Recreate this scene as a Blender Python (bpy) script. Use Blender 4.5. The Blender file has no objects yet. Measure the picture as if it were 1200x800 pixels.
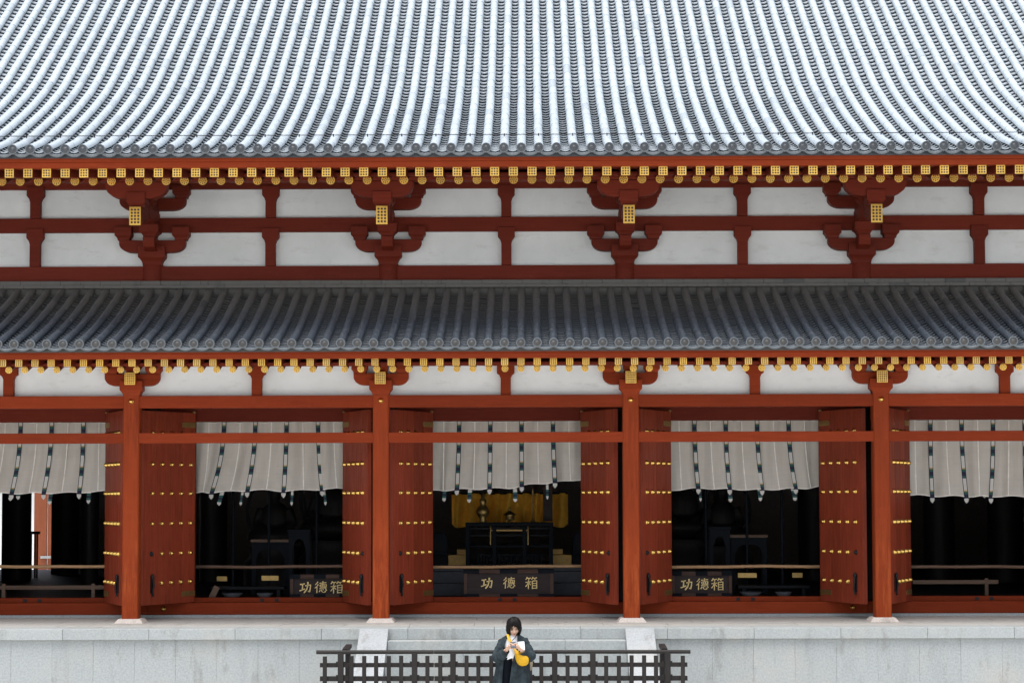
import bpy, bmesh, math, random
from mathutils import Vector, Matrix, Euler
random.seed(7)
PI = math.pi
R = math.radians
scene = bpy.context.scene
COL = scene.collection

# ------------------------------------------------------------------ camera
cd = bpy.data.cameras.new('camera')
cam = bpy.data.objects.new('camera', cd)
COL.objects.link(cam)
cd.sensor_fit = 'HORIZONTAL'
cd.sensor_width = 36.0
cd.lens = 2260.0 / 1200.0 * 36.0
cd.shift_x = 0.0
cd.shift_y = (466.558 - 400.0) / 1200.0
cd.clip_start = 0.1
cd.clip_end = 3000.0
cam.location = (0.335, -30.17, 1.90)
_th, _ps, _ro = R(3.0), R(0.45), R(0.15)
_fw = Vector((-math.sin(_ps) * math.cos(_th), math.cos(_ps) * math.cos(_th), math.sin(_th)))
_r = Vector((math.cos(_ps), math.sin(_ps), 0))
_u = _r.cross(_fw)
_r2 = _r * math.cos(_ro) - _u * math.sin(_ro)
_u2 = _u * math.cos(_ro) + _r * math.sin(_ro)
_m = Matrix((_r2, _u2, -_fw)).transposed()
cam.rotation_euler = _m.to_euler()
scene.camera = cam

# ------------------------------------------------------------------ light
SUN_EL, SUN_DIR = R(76), Vector((-0.42, -0.90, 0)).normalized()
world = bpy.data.worlds.new('World')
scene.world = world
world.use_nodes = True
wn = world.node_tree
bg = wn.nodes['Background']
sky = wn.nodes.new('ShaderNodeTexSky')
sky.sky_type = 'NISHITA'
sky.sun_disc = False
sky.sun_elevation = SUN_EL
sky.sun_rotation = math.atan2(SUN_DIR.x, SUN_DIR.y)
sky.air_density = 1.0
sky.dust_density = 3.5
sky.ozone_density = 1.0
hsv = wn.nodes.new('ShaderNodeHueSaturation')          # overcast: the sky is nearly neutral
hsv.inputs['Saturation'].default_value = 0.5
wn.links.new(sky.outputs['Color'], hsv.inputs['Color'])
wn.links.new(hsv.outputs['Color'], bg.inputs['Color'])
bg.inputs['Strength'].default_value = 0.12
sl = bpy.data.lights.new('sun', 'SUN')
sun = bpy.data.objects.new('sun', sl)
COL.objects.link(sun)
sl.energy = 1.5
sl.angle = R(50)
sl.color = (1.0, 0.985, 0.96)
_d = -(SUN_DIR * math.cos(SUN_EL) + Vector((0, 0, math.sin(SUN_EL))))
sun.rotation_euler = _d.to_track_quat('-Z', 'Y').to_euler()
vs = scene.view_settings
vs.view_transform = 'Standard'
vs.look = 'None'
vs.exposure = 1.2
vs.gamma = 1.0


# ------------------------------------------------------------------ materials
def newmat(name):
    m = bpy.data.materials.new(name)
    m.use_nodes = True
    nt = m.node_tree
    return m, nt, nt.nodes['Principled BSDF']


def N(nt, t, **kw):
    n = nt.nodes.new(t)
    for k, v in kw.items():
        if k in n.inputs:
            n.inputs[k].default_value = v
        else:
            setattr(n, k, v)
    return n


def mixc(nt, fac, a, b, blend='MIX'):
    n = nt.nodes.new('ShaderNodeMix')
    n.data_type = 'RGBA'
    n.blend_type = blend
    for sock, v in ((n.inputs[0], fac), (n.inputs[6], a), (n.inputs[7], b)):
        if hasattr(v, 'is_output'):
            nt.links.new(v, sock)
        elif isinstance(v, (int, float)):
            sock.default_value = v
        else:
            sock.default_value = (v[0], v[1], v[2], 1)
    return n.outputs[2]


def ramp(nt, fac, lo, hi, a=0.0, b=1.0):
    n = nt.nodes.new('ShaderNodeMapRange')
    n.inputs[1].default_value, n.inputs[2].default_value = lo, hi
    n.inputs[3].default_value, n.inputs[4].default_value = a, b
    nt.links.new(fac, n.inputs[0])
    return n.outputs[0]


def math_(nt, op, a, b=0.0, c=0.0):
    n = nt.nodes.new('ShaderNodeMath')
    n.operation = op
    for i, v in enumerate((a, b, c)):
        if hasattr(v, 'is_output'):
            nt.links.new(v, n.inputs[i])
        else:
            n.inputs[i].default_value = v
    return n.outputs[0]


def world_pos(nt, scale=(1, 1, 1)):
    g = nt.nodes.new('ShaderNodeNewGeometry')
    mp = nt.nodes.new('ShaderNodeMapping')
    mp.inputs['Scale'].default_value = scale
    nt.links.new(g.outputs['Position'], mp.inputs['Vector'])
    return mp.outputs['Vector'], g


def noise(nt, vec, scale, detail=3.0, rough=0.55):
    n = nt.nodes.new('ShaderNodeTexNoise')
    n.inputs['Scale'].default_value = scale
    n.inputs['Detail'].default_value = detail
    n.inputs['Roughness'].default_value = rough
    nt.links.new(vec, n.inputs['Vector'])
    return n.outputs['Fac']


def bump(nt, bsdf, h, strength=0.2, dist=0.01):
    b = nt.nodes.new('ShaderNodeBump')
    b.inputs['Strength'].default_value = strength
    b.inputs['Distance'].default_value = dist
    nt.links.new(h, b.inputs['Height'])
    nt.links.new(b.outputs['Normal'], bsdf.inputs['Normal'])


def rnd(nt):
    """a random number per piece: per mesh island and per object"""
    g = nt.nodes.new('ShaderNodeNewGeometry')
    o = nt.nodes.new('ShaderNodeObjectInfo')
    return math_(nt, 'FRACT', math_(nt, 'ADD', g.outputs['Random Per Island'], o.outputs['Random']))


def mat_wood(name, col, dark, vertical=False, rough=0.55, amount=0.6, spec=0.35, scuff=None):
    m, nt, b = newmat(name)
    v, g = world_pos(nt, (9, 9, 0.7) if vertical else (0.7, 9, 9))
    n1 = noise(nt, v, 3.0, 5.0)
    v2, _ = world_pos(nt, (1, 1, 1))
    n2 = noise(nt, v2, 1.3, 4.0)
    f = math_(nt, 'MULTIPLY', ramp(nt, n1, 0.35, 0.7), ramp(nt, n2, 0.3, 0.7, 0.3, 1.0))
    c = mixc(nt, math_(nt, 'MULTIPLY', f, amount), col, dark)
    n3 = noise(nt, v2, 4.5, 6.0, 0.7)
    n4 = noise(nt, v, 11.0, 3.0, 0.6)
    wear = math_(nt, 'MULTIPLY', ramp(nt, n3, 0.52, 0.72), ramp(nt, n4, 0.45, 0.65))
    c = mixc(nt, math_(nt, 'MULTIPLY', wear, 0.5), c, [min(1, x * 1.5 + 0.012) for x in col])
    n5 = noise(nt, v2, 0.55, 3.0)
    c = mixc(nt, ramp(nt, n5, 0.42, 0.66, 0, 0.45), c, [x * 0.72 for x in col])
    if scuff:                                     # paint rubbed thin where people pass and rain splashes
        sp = nt.nodes.new('ShaderNodeSeparateXYZ')
        nt.links.new(v2, sp.inputs[0])
        low = ramp(nt, sp.outputs['Z'], 1.9, 0.5)
        n7 = noise(nt, v, 2.2, 6.0, 0.7)
        c = mixc(nt, math_(nt, 'MULTIPLY', math_(nt, 'MULTIPLY', low, ramp(nt, n7, 0.46, 0.62)), 0.75), c, scuff)
    r = rnd(nt)
    hv = nt.nodes.new('ShaderNodeHueSaturation')
    nt.links.new(c, hv.inputs['Color'])
    nt.links.new(ramp(nt, r, 0, 1, 0.86, 1.12), hv.inputs['Value'])
    nt.links.new(hv.outputs['Color'], b.inputs['Base Color'])
    nt.links.new(ramp(nt, n1, 0.3, 0.7, rough - 0.08, rough + 0.12), b.inputs['Roughness'])
    b.inputs['Specular IOR Level'].default_value = spec
    bump(nt, b, n1, 0.25, 0.004)
    return m


def mat_plain(name, col, rough=0.6, metal=0.0, var=0.12, scale=12.0, spec=0.4):
    m, nt, b = newmat(name)
    v, _ = world_pos(nt)
    n1 = noise(nt, v, scale, 4.0)
    c = mixc(nt, ramp(nt, n1, 0.3, 0.7), [x * (1 - var) for x in col], [min(1, x * (1 + var)) for x in col])
    nt.links.new(c, b.inputs['Base Color'])
    b.inputs['Roughness'].default_value = rough
    b.inputs['Metallic'].default_value = metal
    b.inputs['Specular IOR Level'].default_value = spec
    bump(nt, b, n1, 0.08, 0.003)
    return m


M = {}
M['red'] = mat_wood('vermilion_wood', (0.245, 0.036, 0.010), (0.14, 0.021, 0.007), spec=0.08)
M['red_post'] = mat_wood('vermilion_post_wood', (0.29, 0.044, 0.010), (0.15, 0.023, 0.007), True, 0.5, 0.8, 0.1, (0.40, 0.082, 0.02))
M['red_dim'] = mat_wood('shaded_vermilion_wood', (0.165, 0.024, 0.011), (0.10, 0.015, 0.008), spec=0.12)  # the same vermilion, darkened in colour for timber in shade
M['door'] = mat_wood('door_wood', (0.27, 0.046, 0.021), (0.14, 0.024, 0.012), True, 0.45, 0.9, 0.15)
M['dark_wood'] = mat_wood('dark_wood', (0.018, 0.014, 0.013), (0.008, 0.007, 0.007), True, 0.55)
M['black_lacquer'] = mat_plain('black_lacquer', (0.006, 0.007, 0.009), 0.5, spec=0.12)
M['slate'] = mat_plain('blue_grey_lacquer', (0.008, 0.011, 0.015), 0.6, spec=0.08)
M['bench'] = mat_wood('bench_wood', (0.16, 0.095, 0.06), (0.08, 0.05, 0.032))
M['fence'] = mat_wood('fence_wood', (0.013, 0.010, 0.009), (0.032, 0.028, 0.025), True, 0.65)
M['bamboo'] = mat_wood('bamboo', (0.50, 0.30, 0.15), (0.33, 0.19, 0.09), False, 0.45)
M['iron'] = mat_plain('black_iron', (0.012, 0.012, 0.013), 0.5, 0.3)
M['gold'] = mat_plain('gold', (0.84, 0.53, 0.14), 0.26, 1.0)
M['brass'] = mat_plain('dull_brass', (0.42, 0.29, 0.11), 0.45, 0.9)
M['drape'] = mat_plain('gold_brocade', (0.80, 0.42, 0.045), 0.6)
M['gilt_wood'] = mat_plain('gilded_wood', (0.62, 0.36, 0.09), 0.5)
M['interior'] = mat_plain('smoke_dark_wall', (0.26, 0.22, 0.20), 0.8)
M['dais'] = mat_plain('grey_dais_stone', (0.085, 0.088, 0.095), 0.7, spec=0.1)
M['white'] = mat_plain('white_cloth', (0.75, 0.75, 0.73), 0.8, 0, 0.04)


def mat_plaster():
    m, nt, b = newmat('white_plaster')
    v, _ = world_pos(nt)
    n1 = noise(nt, v, 1.1, 5.0, 0.6)
    v2, _ = world_pos(nt, (1.2, 1, 3.5))
    n2 = noise(nt, v2, 2.2, 6.0, 0.7)
    c = mixc(nt, ramp(nt, n1, 0.35, 0.7), (0.84, 0.87, 0.85), (0.72, 0.75, 0.73))
    c = mixc(nt, ramp(nt, n2, 0.56, 0.78, 0, 0.45), c, (0.46, 0.45, 0.42))
    nt.links.new(c, b.inputs['Base Color'])
    b.inputs['Roughness'].default_value = 0.85
    bump(nt, b, noise(nt, v, 30, 3), 0.08, 0.004)
    return m


M['plaster'] = mat_plaster()


def mat_tile(name, base, dusty=False):
    m, nt, b = newmat(name)
    v, g = world_pos(nt)
    r = rnd(nt)
    n1 = noise(nt, v, 5.0, 5.0, 0.65)
    n2 = noise(nt, v, 0.7, 3.0)
    lo = [x * 0.95 for x in base]
    hi = [x * 1.05 for x in base]
    c = mixc(nt, r, lo, hi)
    c = mixc(nt, ramp(nt, n1, 0.55, 0.8, 0, 0.25), c, [x * 0.6 for x in base])
    c = mixc(nt, ramp(nt, n2, 0.4, 0.7, 0, 0.25), c, [x * 1.3 for x in base])
    if dusty:                                     # brown dust lies on the part of the roof the rain does not reach
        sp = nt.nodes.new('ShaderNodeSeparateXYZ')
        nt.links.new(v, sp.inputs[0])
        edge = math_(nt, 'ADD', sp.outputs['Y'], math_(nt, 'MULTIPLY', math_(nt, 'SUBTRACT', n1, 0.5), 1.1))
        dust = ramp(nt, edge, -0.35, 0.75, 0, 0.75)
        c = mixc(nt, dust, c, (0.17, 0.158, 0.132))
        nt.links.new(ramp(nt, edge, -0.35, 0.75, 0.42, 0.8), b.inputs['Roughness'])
    else:
        nt.links.new(ramp(nt, n1, 0.3, 0.7, 0.34, 0.5), b.inputs['Roughness'])
    # odd replaced tiles, dark blotches and long rain streaks
    odd = math_(nt, 'GREATER_THAN', math_(nt, 'FRACT', math_(nt, 'MULTIPLY', r, 37.0)), 0.955)
    c = mixc(nt, math_(nt, 'MULTIPLY', odd, 0.35), c, [x * 0.55 for x in base])
    n3 = noise(nt, v, 6.5, 2.0)
    c = mixc(nt, ramp(nt, n3, 0.71, 0.78, 0, 0.65), c, [x * 0.3 for x in base])
    vs_, _ = world_pos(nt, (3.2, 0.22, 0.22))
    n6 = noise(nt, vs_, 1.6, 5.0, 0.65)
    c = mixc(nt, ramp(nt, n6, 0.5, 0.75, 0, 0.28), c, [x * 0.62 for x in base])
    nt.links.new(c, b.inputs['Base Color'])
    b.inputs['Specular IOR Level'].default_value = 0.6
    bump(nt, b, n1, 0.12, 0.004)
    return m


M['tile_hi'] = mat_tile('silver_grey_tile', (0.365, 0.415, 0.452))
M['tile_pan'] = mat_tile('dark_pan_tile', (0.21, 0.245, 0.275))  # pan tiles in a darker tone than the covers
M['tile_lo'] = mat_tile('shaded_smoked_tile', (0.046, 0.061, 0.079), True)  # same tile as the upper roof, darkened in colour for the eave shade
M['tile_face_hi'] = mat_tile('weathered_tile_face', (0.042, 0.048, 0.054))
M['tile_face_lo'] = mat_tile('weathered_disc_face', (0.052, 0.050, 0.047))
M['tile_gap'] = mat_plain('tile_gap_shade', (0.02, 0.023, 0.027), 0.9)  # near-black colour painting the shade in the gaps under the pan tiles
M['tile_rim'] = mat_tile('pale_tile_rim', (0.115, 0.132, 0.145))


def mat_fret(name, kind, lift=1.0):
    """gilded openwork plate: the holes are dark print-like piercings in object space (x across, z up, unit = half width)"""
    m, nt, b = newmat(name)
    tc = nt.nodes.new('ShaderNodeTexCoord')
    sp = nt.nodes.new('ShaderNodeSeparateXYZ')
    nt.links.new(tc.outputs['Generated'], sp.inputs[0])
    x = math_(nt, 'MULTIPLY_ADD', sp.outputs['X'], 2.0, -1.0)
    z = math_(nt, 'MULTIPLY_ADD', sp.outputs['Z'], 2.0, -1.0)
    if kind == 'disc':
        rad = math_(nt, 'SQRT', math_(nt, 'ADD', math_(nt, 'MULTIPLY', x, x), math_(nt, 'MULTIPLY', z, z)))
        ang = math_(nt, 'ARCTAN2', z, x)
        pet = math_(nt, 'COSINE', math_(nt, 'MULTIPLY', ang, 8.0))
        ring = math_(nt, 'MULTIPLY', math_(nt, 'GREATER_THAN', rad, 0.48), math_(nt, 'LESS_THAN', rad, 0.80))
        h1 = math_(nt, 'MULTIPLY', ring, math_(nt, 'GREATER_THAN', pet, 0.6))
        ring2 = math_(nt, 'MULTIPLY', math_(nt, 'GREATER_THAN', rad, 0.16), math_(nt, 'LESS_THAN', rad, 0.36))
        pet2 = math_(nt, 'COSINE', math_(nt, 'MULTIPLY', ang, 4.0))
        h2 = math_(nt, 'MULTIPLY', ring2, math_(nt, 'GREATER_THAN', pet2, 0.55))
        hole = math_(nt, 'MAXIMUM', h1, h2)
    else:
        nx, nz = {'square': (1.75, 1.75), 'tall': (1.75, 2.9), 'big': (2.6, 2.6)}[kind]
        fx = math_(nt, 'COSINE', math_(nt, 'MULTIPLY', x, PI * nx))
        fz = math_(nt, 'COSINE', math_(nt, 'MULTIPLY', z, PI * nz))
        lat = math_(nt, 'MULTIPLY', fx, fz)
        inx = math_(nt, 'LESS_THAN', math_(nt, 'ABSOLUTE', x), 0.84)
        inz = math_(nt, 'LESS_THAN', math_(nt, 'ABSOLUTE', z), 0.84 if kind != 'tall' else 0.9)
        hole = math_(nt, 'MULTIPLY', math_(nt, 'MULTIPLY', inx, inz), math_(nt, 'GREATER_THAN', math_(nt, 'ABSOLUTE', lat), 0.46))
    pv, _ = world_pos(nt)
    oi = nt.nodes.new('ShaderNodeObjectInfo')
    gold = mixc(nt, oi.outputs['Random'], (0.86 * lift, 0.53 * lift, 0.11 * lift), (0.70 * lift, 0.43 * lift, 0.09 * lift))
    gold = mixc(nt, ramp(nt, noise(nt, pv, 14.0, 3.0), 0.5, 0.75, 0, 0.5), gold, (0.40, 0.22, 0.06))
    c = mixc(nt, hole, gold, (0.05, 0.016, 0.008))
    nt.links.new(c, b.inputs['Base Color'])
    nt.links.new(math_(nt, 'MULTIPLY_ADD', hole, -0.75, 0.75), b.inputs['Metallic'])
    b.inputs['Roughness'].default_value = 0.34
    return m


M['fret_square'] = mat_fret('gilded_square_fretwork', 'square')
M['fret_disc'] = mat_fret('gilded_round_fretwork', 'disc', 1.12)  # gold of the round caps brightened in colour to offset their shade
M['fret_tall'] = mat_fret('gilded_tall_fretwork', 'tall')
M['fret_big'] = mat_fret('gilded_plate_fretwork', 'big')


def mat_granite(name, base, warm=0.0):
    m, nt, b = newmat(name)
    v, _ = world_pos(nt)
    n1 = noise(nt, v, 34.0, 3.0, 0.75)
    n2 = noise(nt, v, 1.1, 5.0, 0.65)
    n3 = noise(nt, v, 90.0, 2.0, 0.6)
    v4, _ = world_pos(nt, (2.2, 1, 0.7))
    n4 = noise(nt, v4, 1.6, 5.0, 0.7)
    c = mixc(nt, ramp(nt, n1, 0.38, 0.62), [x * 0.87 for x in base], [x * 1.11 for x in base])
    c = mixc(nt, ramp(nt, n3, 0.6, 0.75, 0, 0.35), c, [x * 0.45 for x in base])
    c = mixc(nt, ramp(nt, n2, 0.5, 0.75, 0, 0.4), c, (0.44, 0.40, 0.34))
    c = mixc(nt, ramp(nt, n4, 0.57, 0.72, 0, 0.6), c, (0.17, 0.16, 0.135))
    v5, _ = world_pos(nt, (2.6, 1, 0.4))
    n5 = noise(nt, v5, 1.7, 4.0, 0.6)
    c = mixc(nt, ramp(nt, n5, 0.54, 0.78, 0, 0.32), c, [x * 0.55 for x in base])
    r = rnd(nt)
    hv = nt.nodes.new('ShaderNodeHueSaturation')
    nt.links.new(c, hv.inputs['Color'])
    nt.links.new(ramp(nt, r, 0, 1, 0.965, 1.035), hv.inputs['Value'])
    nt.links.new(hv.outputs['Color'], b.inputs['Base Color'])
    b.inputs['Roughness'].default_value = 0.75
    bump(nt, b, n1, 0.15, 0.004)
    return m


M['granite'] = mat_granite('grey_granite', (0.345, 0.368, 0.362))
M['granite_pale'] = mat_granite('pale_granite', (0.33, 0.35, 0.36))
M['paving'] = mat_granite('buff_paving_stone', (0.46, 0.445, 0.405))
M['base_stone'] = mat_granite('pinkish_base_stone', (0.58, 0.51, 0.45))


def mat_gravel():
    m, nt, b = newmat('pale_gravel')
    v, _ = world_pos(nt)
    n1 = noise(nt, v, 60.0, 3.0, 0.7)
    n2 = noise(nt, v, 0.25, 4.0)
    c = mixc(nt, ramp(nt, n1, 0.3, 0.7), (0.56, 0.555, 0.54), (0.72, 0.715, 0.69))
    c = mixc(nt, ramp(nt, n2, 0.4, 0.7, 0, 0.3), c, (0.52, 0.50, 0.46))
    nt.links.new(c, b.inputs['Base Color'])
    b.inputs['Roughness'].default_value = 0.9
    bump(nt, b, n1, 0.5, 0.02)
    return m


M['gravel'] = mat_gravel()


def mat_linen():
    m, nt, b = newmat('grey_linen')
    v, _ = world_pos(nt, (1, 1, 1))
    va, _ = world_pos(nt, (1.0, 1, 60))
    vb, _ = world_pos(nt, (60, 1, 1.0))
    na, nb = noise(nt, va, 3.0, 2), noise(nt, vb, 3.0, 2)
    w = math_(nt, 'ADD', na, nb)
    c = mixc(nt, ramp(nt, w, 0.75, 1.25), (0.52, 0.49, 0.43), (0.58, 0.545, 0.485))
    n2 = noise(nt, v, 2.5, 4)
    c = mixc(nt, ramp(nt, n2, 0.5, 0.8, 0, 0.4), c, (0.36, 0.33, 0.28))
    nt.links.new(c, b.inputs['Base Color'])
    b.inputs['Roughness'].default_value = 0.9
    bump(nt, b, w, 0.15, 0.003)
    return m


M['linen'] = mat_linen()
M['linen_pale'] = mat_plain('pale_linen_seam', (0.80, 0.77, 0.70), 0.9)
M['rib_white'] = mat_plain('ribbon_white', (0.58, 0.57, 0.53), 0.85, 0, 0.08, 120)
M['rib_green'] = mat_plain('ribbon_green', (0.022, 0.095, 0.085), 0.8)
M['rib_navy'] = mat_plain('ribbon_navy', (0.014, 0.016, 0.04), 0.8)
M['rib_gold'] = mat_plain('ribbon_ochre', (0.42, 0.30, 0.12), 0.8)


# ------------------------------------------------------------------ mesh helpers
class MB:
    def __init__(s):
        s.v, s.f, s.mi, s.sm = [], [], [], []

    def add(s, vs, fs, mi=0, smooth=False):
        o = len(s.v)
        s.v += [tuple(v) for v in vs]
        for f in fs:
            s.f.append([i + o for i in f])
            s.mi.append(mi)
            s.sm.append(smooth)
        return s

    def box(s, x0, x1, y0, y1, z0, z1, mi=0):
        v = [(x0, y0, z0), (x1, y0, z0), (x1, y1, z0), (x0, y1, z0), (x0, y0, z1), (x1, y0, z1), (x1, y1, z1), (x0, y1, z1)]
        return s.add(v, [(0, 3, 2, 1), (4, 5, 6, 7), (0, 1, 5, 4), (1, 2, 6, 5), (2, 3, 7, 6), (3, 0, 4, 7)], mi)

    def obox(s, mat, dx, dy, dz, mi=0):
        """box of full size dx,dy,dz centred on the matrix"""
        v = [mat @ Vector((a * dx / 2, b * dy / 2, c * dz / 2)) for c in (-1, 1) for (a, b) in ((-1, -1), (1, -1), (1, 1), (-1, 1))]
        return s.add(v, [(0, 3, 2, 1), (4, 5, 6, 7), (0, 1, 5, 4), (1, 2, 6, 5), (2, 3, 7, 6), (3, 0, 4, 7)], mi)

    def prism_y(s, pts, y0, y1, mi=0):
        """closed outline in x,z (counter-clockwise seen from -y) pushed from y0 to y1"""
        n = len(pts)
        v = [(x, y0, z) for x, z in pts] + [(x, y1, z) for x, z in pts]
        fs = [tuple(range(n)), tuple(range(2 * n - 1, n - 1, -1))]
        fs += [(i, i + n, (i + 1) % n + n, (i + 1) % n) for i in range(n)]
        return s.add(v, fs, mi)

    def prism_x(s, pts, x0, x1, mi=0):
        n = len(pts)
        v = [(x0, y, z) for y, z in pts] + [(x1, y, z) for y, z in pts]
        fs = [tuple(range(n - 1, -1, -1)), tuple(range(n, 2 * n))]
        fs += [(i, (i + 1) % n, (i + 1) % n + n, i + n) for i in range(n)]
        return s.add(v, fs, mi)

    def loft(s, rings, mi=0, cap=True, closed=True, smooth=True):
        n = len(rings[0])
        v = [p for r in rings for p in r]
        fs = []
        for k in range(len(rings) - 1):
            for i in range(n if closed else n - 1):
                j = (i + 1) % n
                fs.append((k * n + i, k * n + j, (k + 1) * n + j, (k + 1) * n + i))
        s.add(v, fs, mi, smooth)
        if cap:
            s.add(rings[0], [tuple(range(n - 1, -1, -1))], mi, False)
            s.add(rings[-1], [tuple(range(n))], mi, False)
        return s

    def lathe(s, prof, c=(0, 0, 0), n=16, mi=0):
        rings = [[(c[0] + r * math.cos(2 * PI * i / n), c[1] + r * math.sin(2 * PI * i / n), c[2] + z) for i in range(n)] for r, z in prof]
        return s.loft(rings, mi)

    def tube(s, pts, rad, n=8, mi=0, cap=True):
        pts = [Vector(p) for p in pts]
        if not isinstance(rad, (list, tuple)):
            rad = [rad] * len(pts)
        rings = []
        up = Vector((0, 0, 1))
        prev = None
        for i, p in enumerate(pts):
            d = (pts[min(i + 1, len(pts) - 1)] - pts[max(i - 1, 0)]).normalized()
            a = prev if prev is not None else (up if abs(d.z) < 0.9 else Vector((0, 1, 0)))
            e1 = (a - d * a.dot(d)).normalized()
            prev = e1
            e2 = d.cross(e1)
            r = rad[i]
            r1, r2 = r if isinstance(r, tuple) else (r, r)
            rings.append([p + e1 * math.cos(2 * PI * k / n) * r1 + e2 * math.sin(2 * PI * k / n) * r2 for k in range(n)])
        return s.loft(rings, mi, cap)

    def ball(s, c, r, nu=10, nv=7, mi=0, half=None):
        r = r if isinstance(r, (tuple, list)) else (r, r, r)
        rings = []
        for k in range(nv + 1):
            t = PI * k / nv
            t = min(max(t, 0.02), PI - 0.02)
            rings.append([(c[0] + r[0] * math.sin(t) * math.cos(2 * PI * i / nu), c[1] + r[1] * math.sin(t) * math.sin(2 * PI * i / nu), c[2] - r[2] * math.cos(t)) for i in range(nu)])
        return s.loft(rings, mi)

    def mesh(s, name, mats):
        me = bpy.data.meshes.new(name)
        me.from_pydata(s.v, [], s.f)
        for m in (mats if isinstance(mats, (list, tuple)) else [mats]):
            me.materials.append(M[m] if isinstance(m, str) else m)
        me.polygons.foreach_set('material_index', s.mi)
        me.polygons.foreach_set('use_smooth', s.sm)
        me.update()
        return me

    def build(s, name, mats, parent=None, loc=None, bevel=0.0):
        return inst(name, s.mesh(name, mats), parent, loc, bevel=bevel)


def inst(name, me, parent=None, loc=None, rot=None, bevel=0.0):
    o = bpy.data.objects.new(name, me)
    COL.objects.link(o)
    if parent is not None:
        o.parent = parent
    if loc is not None:
        o.location = loc
    if rot is not None:
        o.rotation_euler = rot
    if bevel:
        b = o.modifiers.new('bevel', 'BEVEL')
        b.width = bevel
        b.segments = 2
        b.limit_method = 'ANGLE'
        b.angle_limit = R(40)
    return o


def empty(name, loc=(0, 0, 0), parent=None):
    o = bpy.data.objects.new(name, None)
    o.empty_display_size = 0.2
    COL.objects.link(o)
    o.location = loc
    if parent is not None:
        o.parent = parent
    return o


def tag(o, label=None, cat=None, group=None, kind=None):
    if label:
        o['label'] = label
    if cat:
        o['category'] = cat
    if group:
        o['group'] = group
    if kind:
        o['kind'] = kind
    return o


def thing(name, label, cat, loc=(0, 0, 0), group=None):
    return tag(empty(name, loc), label, cat, group)


# ------------------------------------------------------------------ setting: ground and stone platform
BAY = 3.9
GZ = -1.28                     # ground level; the platform floor is z = 0
XE = 10.4                      # half length that is built in detail
g = MB()
g.add([(-900, -900, GZ), (900, -900, GZ), (900, 900, GZ), (-900, 900, GZ)], [(0, 1, 2, 3)])
tag(g.build('ground', 'gravel'), kind='structure')

platform = empty('stone_platform')
tag(platform, kind='structure')
pc = MB()
pc.box(-14.2, 14.2, -1.36, 19.0, GZ - 0.2, -0.162)
core = pc.build('platform_core', 'granite', platform)
# facing slabs, cap stones, paving slabs
SX0, SX1 = -1.72, 1.77         # the stair
x = -XE
k = 0
while x < XE:
    w = 0.612
    xa, xb = x, min(x + w, XE)
    m = MB()
    m.box(xa + 0.0009, xb - 0.0009, -1.44 + random.uniform(-0.002, 0.002), -1.362, GZ, -0.165)
    m.build('facing_slab', 'granite', platform, bevel=0.002)
    x += w
x = -XE
while x < XE:
    xa, xb = x, min(x + 1.28, XE)
    m = MB()
    m.box(xa + 0.0018, xb - 0.0018, -1.50 + random.uniform(-0.002, 0.002), -0.952, -0.161, random.uniform(-0.001, 0.001))
    m.build('cap_stone', 'granite', platform, bevel=0.006)
    x += 1.28
for row, (ya, yb) in enumerate(((-0.95, -0.28), (-0.28, 0.40), (0.40, 1.04), (1.04, 1.30))):
    x = -XE + (0.55 if row % 2 else 0.12)
    while x < XE:
        m = MB()
        m.box(x + 0.002, min(x + 0.98, XE) - 0.002, ya + 0.002, yb - 0.002, -0.12, random.uniform(-0.0015, 0.0015))
        m.build('paving_slab', 'paving', platform, bevel=0.004)
        x += 0.98

steps = thing('stone_steps', 'grey granite steps with sloping pale side stones rising to the temple platform', 'steps', (0, -1.5, GZ))
for n in range(1, 8):
    zt = -0.161 * n
    xs = [SX0, SX0 + 1.12 + (0.25 if n % 2 else 0), SX0 + 2.3 + (0.3 if n % 3 else 0), SX1]
    for a, b_ in zip(xs, xs[1:]):
        m = MB()
        m.box(a + 0.0015, b_ - 0.0015, -0.30 * n - 0.012, -0.30 * (n - 1) + 0.05 if n > 1 else -0.004, zt - GZ - 0.158, zt - GZ)
        m.build('step_stone', 'granite', steps, bevel=0.006)
m = MB()
for n in range(1, 8):
    m.box(SX0, SX1, -0.30 * n + 0.012, -0.30 * (n - 1) - 0.012, 0.0, -0.161 * n - GZ - 0.03)
m.build('step_core', 'granite', steps)
for xa, xb in ((SX0 - 0.43, SX0 - 0.003), (SX1 + 0.003, SX1 + 0.43)):
    m = MB()
    m.prism_x([(-0.004, 0.0), (-0.004, -GZ - 0.002), (-0.05, -GZ - 0.004), (-2.42, 0.0)], xa, xb)
    m.build('side_stone', 'granite_pale', steps, bevel=0.008)

# ------------------------------------------------------------------ the hall
hall = thing('temple_hall', 'vermilion temple hall with white plaster, gilded rafter ends and two grey tiled roofs', 'temple hall')


def part(name, mb, mat, bevel=0.0, parent=None):
    return mb.build(name, mat, parent or hall, bevel=bevel)


COLS = [BAY * (k - 0.5) for k in range(-2, 4)]           # column axes -9.75 .. 9.75
BAYS = range(-2, 3)

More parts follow.
